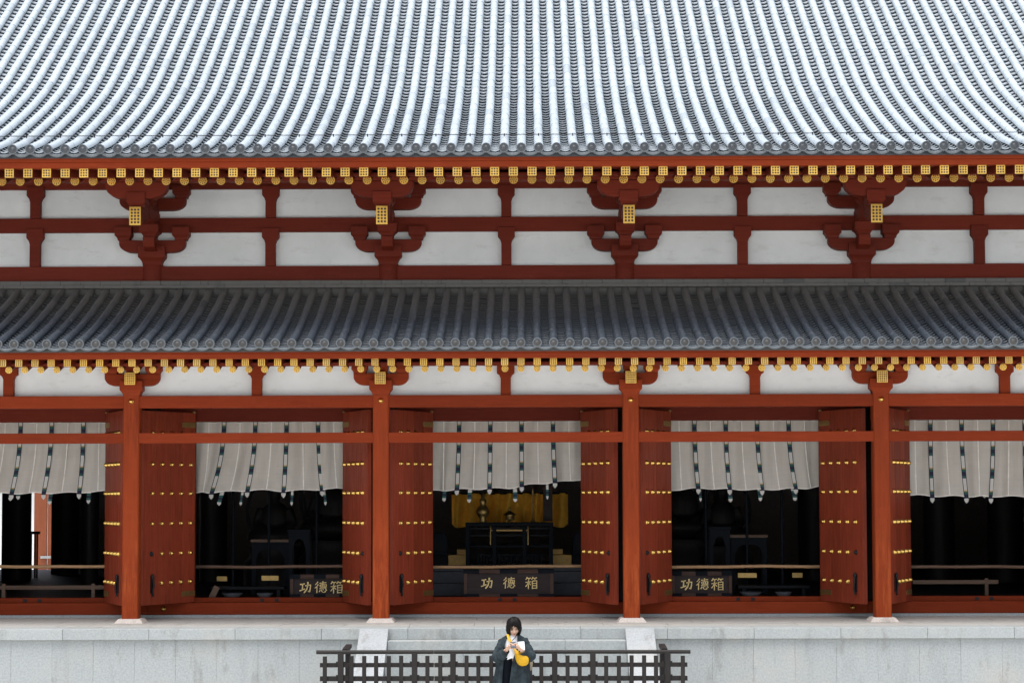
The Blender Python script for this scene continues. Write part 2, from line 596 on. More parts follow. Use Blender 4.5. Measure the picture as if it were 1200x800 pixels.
# --- lower storey: columns, base stones, beams
cm = MB()
h, c_ = 0.125, 0.016
octa = [(-h + c_, -h), (h - c_, -h), (h, -h + c_), (h, h - c_), (h - c_, h), (-h + c_, h), (-h, h - c_), (-h, -h + c_)]
cm.loft([[(x, y, z) for x, y in octa] for z in (0.062, 1.2, 2.4, 3.518)], smooth=False)
col_me = cm.mesh('column', 'red_post')
bs = MB()
bs.loft([[(-a, -a, z), (a, -a, z), (a, a, z), (-a, a, z)] for a, z in ((0.225, -0.02), (0.222, 0.004), (0.172, 0.066))], smooth=False)
bs_me = bs.mesh('base_stone', 'base_stone')
boss = MB()
boss.lathe([(0.045, 0), (0.045, 0.008), (0.034, 0.012), (0.03, 0.03), (0.018, 0.042), (0.002, 0.046)], n=14)
boss_me = boss.mesh('gold_boss', 'gold')
for X in COLS:
    c = inst('column', col_me, hall, (X, 0, 0))
    inst('base_stone', bs_me, c, bevel=0.006)
    inst('gold_boss', boss_me, c, (0, -0.124, 3.445), (R(90), 0, 0))

for b in BAYS:
    xa, xb = b * BAY - BAY / 2 + 0.118, b * BAY + BAY / 2 - 0.118
    m = MB(); m.box(xa, xb, -0.10, 0.10, 3.341, 3.532); part('head_beam', m, 'red', 0.008)
    m = MB(); m.box(xa, xb, -0.112, -0.012, 2.79, 2.95); part('tie_beam', m, 'red', 0.006)
    m = MB(); m.box(xa - 0.117, xb + 0.117, 1.30, 1.52, 0.047, 0.236); part('sill_beam', m, 'red', 0.006)
    m = MB(); m.box(b * BAY - 1.30, b * BAY + 1.30, 1.56, 1.72, 0.10, 0.306); s_ = part('threshold', m, 'red', 0.004)
    for dx in (-0.12, 0.12):
        q = MB(); q.box(b * BAY + dx - 0.03, b * BAY + dx + 0.03, 1.549, 1.559, 0.244, 0.292); q.build('iron_plate', 'iron', s_)
    m = MB(); m.box(xa - 0.118, xb + 0.118, 1.26, 1.75, -0.05, 0.044); part('sill_stone', m, 'granite', 0.005)
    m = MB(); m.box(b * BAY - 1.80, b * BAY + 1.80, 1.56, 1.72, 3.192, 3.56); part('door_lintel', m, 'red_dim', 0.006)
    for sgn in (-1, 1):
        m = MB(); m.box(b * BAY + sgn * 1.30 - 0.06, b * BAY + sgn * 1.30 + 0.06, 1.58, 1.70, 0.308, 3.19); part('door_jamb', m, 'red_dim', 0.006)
    # lower plaster, two panels a bay, parted by the strut in the middle
    for xa2, xb2 in ((xa - 0.02, b * BAY - 0.075), (b * BAY + 0.075, xb + 0.02)):
        m = MB(); m.box(xa2, xb2, 0.045, 0.13, 3.534, 4.35); part('plaster_panel', m, 'plaster')
    m = MB()
    m.prism_y([(-0.079, 3.533), (0.079, 3.533), (0.079, 3.80), (0.10, 3.845), (0.137, 3.87), (0.137, 4.05), (-0.137, 4.05), (-0.137, 3.87), (-0.10, 3.845), (-0.079, 3.80)], -0.06, 0.12)
    o = part('strut', m, 'red', 0.006)
    o.location.x = b * BAY
for X in COLS:      # dark sheets added for the unlit room seen beside the door leaves
    m = MB(); m.box(X - 0.62, X + 0.62, 1.75, 1.80, 0.1, 3.56); part('gap_shade_board', m, 'dark_wood')
for xb_, zb in ((-5.85 + 0.26, 0.14), (5.85 - 0.24, 0.14)):
    o = inst('sill_boss', boss_me, hall, (xb_, 1.299, zb), (R(90), 0, 0))


def taper_block(w, wn, d, dn, z0, zn, z1, y):
    """bearing block: straight upper part, hollow neck below (centre x=0, front at y)"""
    b = MB()
    rings = []
    for t in (0, 0.25, 0.5, 0.75, 1.0):
        e = t ** 2.2
        ww, dd = wn + (w - wn) * e, dn + (d - dn) * e
        z = z0 + (zn - z0) * t
        rings.append([(-ww / 2, y - dd / 2, z), (ww / 2, y - dd / 2, z), (ww / 2, y + dd / 2, z), (-ww / 2, y + dd / 2, z)])
    rings.append([(-w / 2, y - d / 2, z1), (w / 2, y - d / 2, z1), (w / 2, y + d / 2, z1), (-w / 2, y + d / 2, z1)])
    b.loft(rings, smooth=False)
    return b


def arm_outline(half, z0, z1, r):
    pts = []
    for i in range(7):                       # right lower end, rounded
        a = -PI / 2 + (PI / 2) * i / 6
        pts.append((half - r + r * math.cos(a), z0 + (z1 - z0) * 0.72 + (z1 - z0) * 0.72 * math.sin(a)))
    pts.append((half, z1))
    left = [(-x, z) for x, z in reversed(pts)]
    return pts + left


def bracket_lower(X):
    br = empty('bracket', (X, 0, 0), hall)
    b = taper_block(0.355, 0.25, 0.34, 0.25, 3.517, 3.62, 3.762, 0.0)
    b.build('bearing_block', 'red', br, bevel=0.006)
    m = MB(); m.prism_y(arm_outline(0.43, 3.69, 3.875, 0.16), -0.085, 0.09); m.build('bracket_arm', 'red', br, bevel=0.006)
    for dx in (-0.335, 0.335):
        b = taper_block(0.25, 0.19, 0.24, 0.19, 3.877, 3.93, 4.06, 0.0)
        b.build('small_block', 'red', br, (dx, 0, 0), bevel=0.005)
    b = taper_block(0.22, 0.17, 0.26, 0.2, 3.89, 3.94, 4.06, 0.0)
    b.build('small_block', 'red', br, (0, 0, 0), bevel=0.005)
    m = MB(); m.box(-0.08, 0.08, -0.235, 0.4, 3.70, 3.888); m.build('beam_nose', 'red', br, bevel=0.004)
    m = MB(); m.box(-0.083, 0.083, -0.246, -0.237, 3.699, 3.886); m.build('gold_plate', 'fret_big', br)
    m = MB(); m.box(-0.5, 0.5, -0.075, 0.075, 4.062, 4.18); m.build('purlin_pad', 'red', br, bevel=0.005)


for X in COLS:
    bracket_lower(X)
m = MB(); m.box(-XE, XE, -0.06, 0.06, 4.03, 4.20); part('wall_purlin', m, 'red', 0.005)

# --- upper wall
YW = 1.60
UC = COLS
m = MB(); m.box(-XE, XE, YW + 0.101, YW + 0.4, 4.3, 7.9); part('wall_core', m, 'interior')
for b in BAYS:
    xa, xb = b * BAY - BAY / 2, b * BAY + BAY / 2
    for z0, z1 in ((5.748, 6.33), (6.556, 7.06)):
        for xa2, xb2 in ((xa, b * BAY - 0.078), (b * BAY + 0.078, xb)):
            m = MB(); m.box(xa2, xb2, YW, YW + 0.1, z0, z1); part('plaster_panel', m, 'plaster')
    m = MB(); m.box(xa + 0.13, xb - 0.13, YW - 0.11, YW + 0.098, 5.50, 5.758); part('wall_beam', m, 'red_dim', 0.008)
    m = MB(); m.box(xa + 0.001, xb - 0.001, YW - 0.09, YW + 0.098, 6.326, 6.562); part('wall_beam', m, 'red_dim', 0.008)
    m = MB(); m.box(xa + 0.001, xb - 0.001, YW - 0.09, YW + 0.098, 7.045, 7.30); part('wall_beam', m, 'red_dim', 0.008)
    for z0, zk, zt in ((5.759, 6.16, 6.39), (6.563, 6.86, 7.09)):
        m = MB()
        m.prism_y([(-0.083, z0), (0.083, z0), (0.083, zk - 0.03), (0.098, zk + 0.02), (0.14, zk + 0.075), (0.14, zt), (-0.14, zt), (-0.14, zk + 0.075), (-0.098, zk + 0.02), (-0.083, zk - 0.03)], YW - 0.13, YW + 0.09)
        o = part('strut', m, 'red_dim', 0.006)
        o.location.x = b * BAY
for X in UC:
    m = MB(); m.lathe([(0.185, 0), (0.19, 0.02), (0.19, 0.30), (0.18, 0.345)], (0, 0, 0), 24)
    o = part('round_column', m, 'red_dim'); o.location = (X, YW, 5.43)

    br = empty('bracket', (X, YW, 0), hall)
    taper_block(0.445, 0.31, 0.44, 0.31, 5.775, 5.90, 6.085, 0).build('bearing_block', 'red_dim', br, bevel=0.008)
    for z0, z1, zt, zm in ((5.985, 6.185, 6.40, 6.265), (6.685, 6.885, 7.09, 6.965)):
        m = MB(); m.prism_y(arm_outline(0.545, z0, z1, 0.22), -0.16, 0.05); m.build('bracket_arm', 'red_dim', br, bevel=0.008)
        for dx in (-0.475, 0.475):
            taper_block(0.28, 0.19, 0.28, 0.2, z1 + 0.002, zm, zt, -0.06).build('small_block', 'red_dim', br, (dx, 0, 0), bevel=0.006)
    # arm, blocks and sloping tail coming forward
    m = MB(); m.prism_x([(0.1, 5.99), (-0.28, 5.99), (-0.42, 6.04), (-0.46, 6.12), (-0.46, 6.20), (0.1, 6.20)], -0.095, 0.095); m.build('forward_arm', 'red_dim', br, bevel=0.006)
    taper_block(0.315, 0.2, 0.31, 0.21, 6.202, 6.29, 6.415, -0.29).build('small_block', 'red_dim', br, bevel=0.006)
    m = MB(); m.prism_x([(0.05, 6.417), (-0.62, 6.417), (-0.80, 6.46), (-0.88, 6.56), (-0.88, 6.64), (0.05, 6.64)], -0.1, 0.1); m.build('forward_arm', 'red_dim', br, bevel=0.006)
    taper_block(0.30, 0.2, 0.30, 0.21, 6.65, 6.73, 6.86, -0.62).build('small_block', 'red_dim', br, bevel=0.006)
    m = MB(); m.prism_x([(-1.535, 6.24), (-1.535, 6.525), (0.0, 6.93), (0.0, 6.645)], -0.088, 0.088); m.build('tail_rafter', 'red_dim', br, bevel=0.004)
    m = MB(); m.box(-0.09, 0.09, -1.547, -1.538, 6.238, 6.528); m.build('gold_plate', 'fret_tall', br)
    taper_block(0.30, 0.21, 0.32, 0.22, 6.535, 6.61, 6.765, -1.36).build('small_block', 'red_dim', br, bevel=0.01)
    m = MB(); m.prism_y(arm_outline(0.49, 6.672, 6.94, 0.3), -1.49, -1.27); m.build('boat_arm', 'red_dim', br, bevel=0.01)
m = MB(); m.box(-XE, XE, 0.11, 0.33, 6.945, 7.075); part('eave_purlin', m, 'red_dim', 0.006)


# --- rafters with gilded ends
def rafters(n0, spacing, off, zsq, ysq, zci, yci, size, slope, y_in, ylen_sq, name_mat):
    s = size
    sq = MB(); sq.box(-s / 2, s / 2, 0, ylen_sq, -s / 2, s / 2)
    sq_me = sq.mesh('flying_rafter', 'red_dim')
    cap = MB(); cap.box(-s / 2 - 0.003, s / 2 + 0.003, -0.012, -0.001, -s / 2 - 0.003, s / 2 + 0.003)
    cap_me = cap.mesh('gold_cap', 'fret_square')
    L = (y_in - yci) / math.cos(math.atan(slope))
    ci = MB()
    ci.loft([[(s / 2 * math.cos(2 * PI * i / 14), y, s / 2 * math.sin(2 * PI * i / 14)) for i in range(14)] for y in (0, L)])
    ci_me = ci.mesh('round_rafter', 'red_dim')
    cc = MB()
    r = s / 2 + 0.003
    cc.loft([[(r * math.cos(2 * PI * i / 20), y, r * math.sin(2 * PI * i / 20)) for i in range(20)] for y in (-0.012, -0.001)], smooth=False)
    cc_me = cc.mesh('gold_cap', 'fret_disc')
    a = math.atan(slope)
    for k in range(-n0, n0 + 1):
        X = (k + off) * spacing
        o = inst('flying_rafter', sq_me, hall, (X, ysq, zsq), (R(9), 0, 0))
        inst('gold_cap', cap_me, o, rot=(-R(9), 0, 0))
        o = inst('round_rafter', ci_me, hall, (X, yci, zci), (a, 0, 0))
        inst('gold_cap', cc_me, o, rot=(-a, 0, 0))


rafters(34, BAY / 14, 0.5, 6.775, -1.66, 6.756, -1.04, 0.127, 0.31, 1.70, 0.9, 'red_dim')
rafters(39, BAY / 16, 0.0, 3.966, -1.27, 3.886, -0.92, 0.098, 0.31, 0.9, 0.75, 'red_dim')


def eave(y_t, z_t, zf0, zf1, zf2, ysq, yci, zci, s, slope, y_in, step_front):
    # fascia in two steps
    m = MB(); m.box(-XE, XE, y_t + 0.16, y_t + 0.30, zf0, zf1 - 0.001); part('fascia', m, 'red', 0.005)
    m = MB(); m.box(-XE, XE, y_t + 0.135, y_t + 0.32, zf1, zf2); part('fascia', m, 'red', 0.005)
    # strip laid over the ends of the round rafters, boards above both kinds of rafters
    zk = zci + s / 2
    m = MB(); m.box(-XE, XE, yci + 0.02, yci + 0.14, zk + 0.004, zk + 0.055); part('eave_strip', m, 'red_dim', 0.004)
    m = MB(); m.prism_x([(yci + 0.145, zk + 0.05), (y_in, zk + 0.05 + slope * (y_in - yci - 0.145)), (y_in, zk + 0.09 + slope * (y_in - yci - 0.145)), (yci + 0.145, zk + 0.09)], -XE, XE)
    part('soffit_board', m, 'red_dim')
    zs = zf0
    m = MB(); m.prism_x([(y_t + 0.305, zs + 0.012), (ysq + 0.9, zs + 0.10), (ysq + 0.9, zs + 0.13), (y_t + 0.305, zs + 0.04)], -XE, XE)
    part('soffit_board', m, 'red_dim')


eave(-1.88, 7.09, 6.843, 6.925, 6.992, -1.66, -1.04, 6.756, 0.127, 0.31, 1.5, 0)
eave(-1.56, 4.23, 4.016, 4.092, 4.145, -1.27, -0.92, 3.886, 0.098, 0.31, 0.8, 0)


# --- tiled roofs
def hermite(pts):
    ys = [p[0] for p in pts]; zs = [p[1] for p in pts]
    n = len(pts)
    d = []
    for i in range(n):
        a, b = max(i - 1, 0), min(i + 1, n - 1)
        d.append((zs[b] - zs[a]) / (ys[b] - ys[a]))

    def f(y):
        i = 0
        while i < n - 2 and y > ys[i + 1]:
            i += 1
        hh = ys[i + 1] - ys[i]
        t = (y - ys[i]) / hh
        return ((2 * t ** 3 - 3 * t * t + 1) * zs[i] + (t ** 3 - 2 * t * t + t) * hh * d[i] + (-2 * t ** 3 + 3 * t * t) * zs[i + 1] + (t ** 3 - t * t) * hh * d[i + 1])
    return f


def walk(f, y0, y1, step):
    """points along the profile at equal spacing"""
    out, y = [], y0
    acc = 0.0
    last = (y0, f(y0))
    out.append(last)
    yy = y0
    while yy < y1:
        yy += 0.002
        p = (yy, f(yy))
        acc += math.hypot(p[0] - last[0], p[1] - last[1])
        last = p
        if acc >= step:
            out.append(p)
            acc -= step
    return out


def cover_geo(r, L, lip, nseg=9):
    """half-round cover tile: local y runs up the slope, 0 at its lower end; the lower end laps the tile below"""
    rings = []
    for y, rr in ((0.0, r + lip), (0.012, r + lip + 0.0006), (L + 0.02, r - 0.002)):
        rings.append([(-rr * math.cos(PI * i / nseg), y, rr * math.sin(PI * i / nseg)) for i in range(nseg + 1)])
    front = [(-(r - 0.018) * math.cos(PI * i / nseg), 0.0, (r - 0.018) * math.sin(PI * i / nseg)) for i in range(nseg + 1)]
    return [front] + rings


def pan_geo(w, L, sag, lip, nseg=6):
    """hollow pan tile between two rows of covers; front edge stands proud by its thickness"""
    def arc(y, dz):
        return [(-w / 2 + w * i / nseg, y, dz - sag * (1 - (2.0 * i / nseg - 1) ** 2)) for i in range(nseg + 1)]
    th = lip * 0.42
    return [arc(0.12, -0.016), arc(0.10, 0.0), arc(0.024, lip - th - 0.002), arc(0.0, lip - th), arc(0.003, lip), arc(L + 0.03, 0.0)]


def pan_add(m, pan):
    m.loft(pan[0:4], 1, cap=False, closed=False)          # underside of the lip, coloured dark for the shade there
    m.loft(pan[3:], 0, cap=False, closed=False)


def tiled_roof(f, y0, y1, pitch, nrow, rc, L_c, L_p, w_p, sag, lip, tile_mat, face_mat, deck_top, ind_rows, ind_c, ind_p, disc_r, name):
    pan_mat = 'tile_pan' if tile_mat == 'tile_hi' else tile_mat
    # boards under the tiles: the roof itself
    prof = walk(f, y0 + 0.10, y1, 0.3)
    m = MB()
    up = [(y, z - 0.085) for y, z in prof]
    dn = [(y, z - 0.15) for y, z in prof]
    n = len(prof)
    for k in range(n - 1):
        m.add([(-XE, up[k][0], up[k][1]), (XE, up[k][0], up[k][1]), (XE, up[k + 1][0], up[k + 1][1]), (-XE, up[k + 1][0], up[k + 1][1])], [(0, 1, 2, 3)])
        m.add([(-XE, dn[k][0], dn[k][1]), (XE, dn[k][0], dn[k][1]), (XE, dn[k + 1][0], dn[k + 1][1]), (-XE, dn[k + 1][0], dn[k + 1][1])], [(3, 2, 1, 0)])
    m.add([(-XE, up[0][0], up[0][1]), (XE, up[0][0], up[0][1]), (XE, dn[0][0], dn[0][1]), (-XE, dn[0][0], dn[0][1])], [(3, 2, 1, 0)])
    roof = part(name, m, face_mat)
    xs = [k * pitch for k in range(-nrow, nrow + 1)]
    # cover tiles
    pts = walk(f, y0, y1, L_c)
    cov = cover_geo(rc, L_c, 0.0035)
    cm = MB(); cm.loft(cov, cap=False, closed=False)
    cov_me = cm.mesh('cover_tile', tile_mat)
    rest = MB()
    for ci_, (p, q) in enumerate(zip(pts, pts[1:])):
        ang = math.atan2(q[1] - p[1], q[0] - p[0])
        for X in xs:
            if ci_ == 0:
                continue
            jx, jr = random.uniform(-0.003, 0.003), random.uniform(-0.008, 0.008)
            if ci_ <= ind_c and abs(X) <= ind_rows:
                inst('cover_tile', cov_me, roof, (X + jx, p[0], p[1]), (ang, 0, jr))
            else:
                mt = Matrix.Translation((X + jx, p[0], p[1])) @ Euler((ang, 0, jr)).to_matrix().to_4x4()
                rest.loft([[mt @ Vector(v) for v in r] for r in cov], cap=False, closed=False)
    o = rest.build('cover_tile', tile_mat, roof); o['kind'] = 'stuff'
    # pan tiles
    pts2 = walk(f, y0 + 0.02, y1, L_p)
    pan = pan_geo(w_p, L_p, sag, lip)
    pm = MB(); pan_add(pm, pan)
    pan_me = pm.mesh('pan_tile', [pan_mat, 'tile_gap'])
    rest = MB()
    for ci_, (p, q) in enumerate(zip(pts2, pts2[1:])):
        ang = math.atan2(q[1] - p[1], q[0] - p[0])
        for X in xs[:-1]:
            Xc = X + pitch / 2 + random.uniform(-0.003, 0.003)
            dz = -0.045 + random.uniform(-0.002, 0.002)
            if ci_ < ind_p and abs(Xc) <= ind_rows:
                inst('pan_tile', pan_me, roof, (Xc, p[0], p[1] + dz), (ang, 0, 0))
            else:
                mt = Matrix.Translation((Xc, p[0], p[1] + dz)) @ Euler((ang, 0, 0)).to_matrix().to_4x4()
                pan_add(rest, [[mt @ Vector(v) for v in r] for r in pan])
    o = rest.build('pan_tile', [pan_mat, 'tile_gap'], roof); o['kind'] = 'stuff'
    # eave tiles: round faced cover ends and curved pan ends
    ang = math.atan2(pts[1][1] - pts[0][1], pts[1][0] - pts[0][0])
    em = MB()
    em.loft([[(-r * math.cos(PI * i / 9), y, r * math.sin(PI * i / 9)) for i in range(10)] for r, y in ((rc + 0.004, 0.0), (rc, L_c + 0.02))], cap=False, closed=False)
    ca, sa = math.cos(-ang), math.sin(-ang)

    def dr(r, y, n=22):
        return [(r * math.cos(2 * PI * i / n), y * ca - r * math.sin(2 * PI * i / n) * sa, y * sa + r * math.sin(2 * PI * i / n) * ca) for i in range(n)]
    em.loft([dr(disc_r, 0.035), dr(disc_r, -0.012)], mi=2, cap=False)
    em.loft([dr(disc_r, -0.012), dr(disc_r - 0.010, -0.015), dr(disc_r - 0.013, -0.006)], mi=2, cap=False, smooth=False)
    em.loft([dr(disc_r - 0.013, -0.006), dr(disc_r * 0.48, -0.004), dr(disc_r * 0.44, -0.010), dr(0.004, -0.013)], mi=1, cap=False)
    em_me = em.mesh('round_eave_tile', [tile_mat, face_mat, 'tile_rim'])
    pe = MB()
    ns = 8
    top = [(-pitch / 2 + pitch * i / ns, 0.018 - (sag + 0.014) * (1 - (2.0 * i / ns - 1) ** 2)) for i in range(ns + 1)]
    pe.loft([[(x, 0.02, z - 0.004) for x, z in top], [(x, 0.0, z - 0.034) for x, z in top], [(x, -0.012, z - 0.034) for x, z in top], [(x, -0.014, z + 0.004) for x, z in top], [(x, 0.0, z + 0.012) for x, z in top], [(x, 0.035, z + 0.004) for x, z in top]], cap=False, closed=False)
    pe_me = pe.mesh('curved_eave_tile', ['tile_rim'])
    for X in xs:
        inst('round_eave_tile', em_me, roof, (X, y0, f(y0)), (ang, 0, random.uniform(-0.02, 0.02)))
        if X < xs[-1]:
            inst('curved_eave_tile', pe_me, roof, (X + pitch / 2, y0 + 0.02, f(y0) - 0.042), (ang, 0, 0))
    return roof, pts


f_hi = hermite([(-1.88, 7.093), (-1.04, 7.36), (1.81, 8.65), (3.63, 9.79), (5.45, 11.03), (7.2, 12.28), (8.4, 13.15)])
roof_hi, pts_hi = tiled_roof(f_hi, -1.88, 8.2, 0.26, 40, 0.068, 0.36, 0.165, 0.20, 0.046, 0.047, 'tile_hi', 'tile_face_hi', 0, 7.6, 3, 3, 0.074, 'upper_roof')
f_lo = hermite([(-1.56, 4.228), (-0.5, 4.56), (0.6, 4.985), (1.3, 5.295), (1.7, 5.475)])
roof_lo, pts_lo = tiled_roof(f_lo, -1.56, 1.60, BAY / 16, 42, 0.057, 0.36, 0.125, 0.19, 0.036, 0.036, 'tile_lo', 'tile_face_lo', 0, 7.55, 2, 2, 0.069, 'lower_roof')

# ridge courses of the lower roof against the wall
for z0, z1, y0 in ((5.375, 5.428, 1.30), (5.431, 5.50, 1.335)):
    x = -XE + random.uniform(0, 0.3)
    while x < XE:
        xe = min(x + 0.33, XE)
        m = MB(); m.box(x + 0.001, xe - 0.001, y0 + random.uniform(-0.003, 0.003), 1.489, z0, z1 + random.uniform(-0.001, 0.001))
        m.build('ridge_tile', 'tile_lo', roof_lo, bevel=0.006)
        x = xe
m = MB(); m.box(-XE, XE, 1.39, 1.489, 5.15, 5.374); m.build('ridge_bed', 'tile_lo', roof_lo)
# conductor wire over the eave tiles
wz = f_hi(-1.1) + 0.105
m = MB(); m.tube([(-XE, -1.1, wz), (0, -1.1, wz - 0.004), (XE, -1.1, wz)], 0.006, 6); m.build('conductor_wire', 'iron', roof_hi)
m = MB(); m.box(-0.008, 0.008, -0.008, 0.008, -0.05, 0.012); wm = m.mesh('wire_holder', 'iron')
for k in range(-19, 20):
    inst('wire_holder', wm, roof_hi, (k * 0.52, -1.1, wz))
# ridge, far slope and gable ends so that the roof is closed
m = MB(); m.box(-XE, XE, 8.1, 8.6, 12.9, 13.6); part('ridge', m, 'tile_face_hi', 0.03)
m = MB(); m.prism_x([(8.5, 13.0), (17.6, 7.0), (17.6, 6.9), (8.5, 12.85)], -XE, XE); part('far_slope', m, 'tile_face_hi')
for sg in (-1, 1):
    m = MB(); m.prism_x([(1.7, 4.3), (17.0, 4.3), (17.0, 7.2), (8.4, 12.8), (1.7, 8.2)], sg * XE - 0.05 - 0.06, sg * XE + 0.05 - 0.06); part('gable_wall', m, 'plaster')

# --- interior shell
WX = 13.6
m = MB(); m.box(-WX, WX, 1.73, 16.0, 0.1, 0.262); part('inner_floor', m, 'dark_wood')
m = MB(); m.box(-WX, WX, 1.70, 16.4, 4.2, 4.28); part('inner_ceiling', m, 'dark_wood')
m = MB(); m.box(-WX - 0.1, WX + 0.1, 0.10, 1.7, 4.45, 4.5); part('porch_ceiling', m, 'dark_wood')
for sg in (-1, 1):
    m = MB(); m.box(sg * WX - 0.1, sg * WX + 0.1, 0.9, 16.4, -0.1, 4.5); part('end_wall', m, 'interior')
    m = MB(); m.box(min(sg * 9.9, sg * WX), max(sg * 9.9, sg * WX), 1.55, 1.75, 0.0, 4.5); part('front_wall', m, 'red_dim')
m = MB()
m.box(-WX, -12.45, 16.0, 16.2, 0.0, 4.3)
m.box(-10.95, WX, 16.0, 16.2, 0.0, 4.3)
m.box(-12.45, -10.95, 16.0, 16.2, 2.7, 4.3)
part('rear_wall', m, 'interior')
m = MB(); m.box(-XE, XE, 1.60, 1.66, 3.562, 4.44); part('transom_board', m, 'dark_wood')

# --- door leaves, swung open against the columns
LEAF = 1.22
stud = MB(); stud.lathe([(0.041, 0), (0.042, 0.006), (0.034, 0.012), (0.034, 0.026), (0.024, 0.043), (0.002, 0.050)], n=12)
stud_me = stud.mesh('stud', 'gold')
knob = MB(); knob.lathe([(0.04, 0), (0.04, 0.008), (0.02, 0.014), (0.024, 0.03), (0.012, 0.04), (0.002, 0.042)], n=10)
knob_me = knob.mesh('knob', 'iron')
hp = MB()
hp.prism_y([(0.0, -0.042), (0.30, -0.042), (0.325, -0.025), (0.315, 0.0), (0.325, 0.025), (0.30, 0.042), (0.0, 0.042)], -0.006, 0.0)
hp_me = hp.mesh('hinge_plate', 'brass')
lt = MB()
lt.box(-0.02, 0.02, -0.03, 0.0, -0.13, 0.13)
lt.ball((0, -0.03, 0.12), (0.035, 0.03, 0.05))
lt.tube([(0, -0.035, 0.1), (0.012, -0.05, 0.0), (-0.01, -0.045, -0.09), (0.012, -0.03, -0.18)], [0.018, 0.016, 0.014, 0.02], 6)
lt_me = lt.mesh('latch', 'iron')
pin = MB(); pin.ball((0, 0, 0), (0.03, 0.03, 0.022), 8, 5); pin_me = pin.mesh('hinge_pin', 'brass')
PL = MB(); PL.box(0.0012, LEAF / 4 - 0.0012, -0.035, 0.035, 0.243, 3.328); pl_me = PL.mesh('plank', 'door')
ROWS = (2.976, 2.48, 2.014, 1.533, 1.052, 0.584)
FR = (0.10, 0.285, 0.47, 0.655, 0.84)
ANG = {(-2, 1): 115, (-2, -1): 116, (-1, -1): 122, (-1, 1): 114, (0, -1): 118, (0, 1): 114, (1, -1): 117, (1, 1): 115, (2, -1): 116, (2, 1): 115}
for b in BAYS:
    for sd in (-1, 1):
        a = R(ANG[(b, sd)])
        d = empty('door', (b * BAY + sd * 1.24, 1.45, 0), hall)
        d.rotation_euler = (0, 0, sd * a)
        for i in range(4):
            o = inst('plank', pl_me, d, ((LEAF / 4 * i) if sd < 0 else -(LEAF / 4 * (i + 1)), random.uniform(-0.001, 0.001), 0), bevel=0.003)
        flip = (R(90), 0, PI)          # stud axis turned to local +y
        for ri, z in enumerate(ROWS):
            for ci_, fr in enumerate(FR):
                p = (-sd * fr * LEAF, 0.036, z)
                if ci_ == 4 and ri == 5:
                    inst('latch', lt_me, d, (p[0], 0.036, z - 0.02), (0, 0, PI))
                elif ci_ == 4 and ri == 4 and b in (-1, 0, 1):
                    inst('knob', knob_me, d, p, flip)
                else:
                    inst('stud', stud_me, d, p, flip)
        for z in (3.127, 0.39):
            inst('hinge_plate', hp_me, d, (0.004 * -sd, 0.0362, z), (0, 0 if sd > 0 else PI, PI))
        inst('hinge_pin', pin_me, d, (-sd * 0.02, 0.02, 3.34))


# --- curtains
def lerp_list(xs, ys, t):
    for i in range(len(xs) - 1):
        if t <= xs[i + 1]:
            q = (t - xs[i]) / (xs[i + 1] - xs[i])
            q = q * q * (3 - 2 * q)
            return ys[i] + (ys[i + 1] - ys[i]) * q
    return ys[-1]


RX = (0.187, 0.391, 0.595, 0.80)
SX = (0.087, 0.29, 0.495, 0.70, 0.903)
PXM = 31.93 / 2260.0
CURT = {
    -2: dict(label='grey linen curtain of the left end bay, daylight showing between dark columns below', bot=[(0, 580), (0.4, 578.5), (0.7, 578), (1, 576)], lean=(0, -13, -10, -9, -5, 3), back=[(0.36, 588), (0.42, 585), (0.62, 591), (0.85, 590)]),
    -1: dict(label='grey linen curtain over the offering box that a door leaf partly hides', bot=[(0, 577.5), (0.18, 577), (0.45, 574.5), (0.6, 575.5), (0.85, 573.5), (1, 572)], lean=(-1, -14, -9, -3, 5, 3), back=[(0.24, 593), (0.35, 592), (0.645, 593), (0.81, 592)]),
    0: dict(label='grey linen curtain, lower right corner lifted, above the golden altar cloth', bot=[(0, 575), (0.28, 573), (0.5, 572), (0.72, 566.5), (0.97, 562.5), (1, 563.5)], lean=(1, -2.7, -1, 0, 2, 2), back=[(0.10, 587), (0.28, 589), (0.55, 588), (0.76, 585)]),
    1: dict(label='grey linen curtain above the fully visible small brown offering box', bot=[(0, 574), (0.2, 572), (0.37, 573), (0.55, 573.8), (0.83, 572.5), (1, 570.5)], lean=(1, 4, 4, 5, 8, 6), back=[(0.20, 588), (0.39, 589), (0.585, 588), (0.78, 588)]),
    2: dict(label='grey linen curtain of the right end bay over a short low wooden rail', bot=[(0, 579.5), (0.25, 581), (0.6, 581.5), (1, 582)], lean=(1, 1.5, 5, -3, 1, 0), back=[(0.55, 584)]),
}


def zpx(p, x):
    return 1.90 - (p - 585.3 + (x) * 75 * 0.0030) * PXM


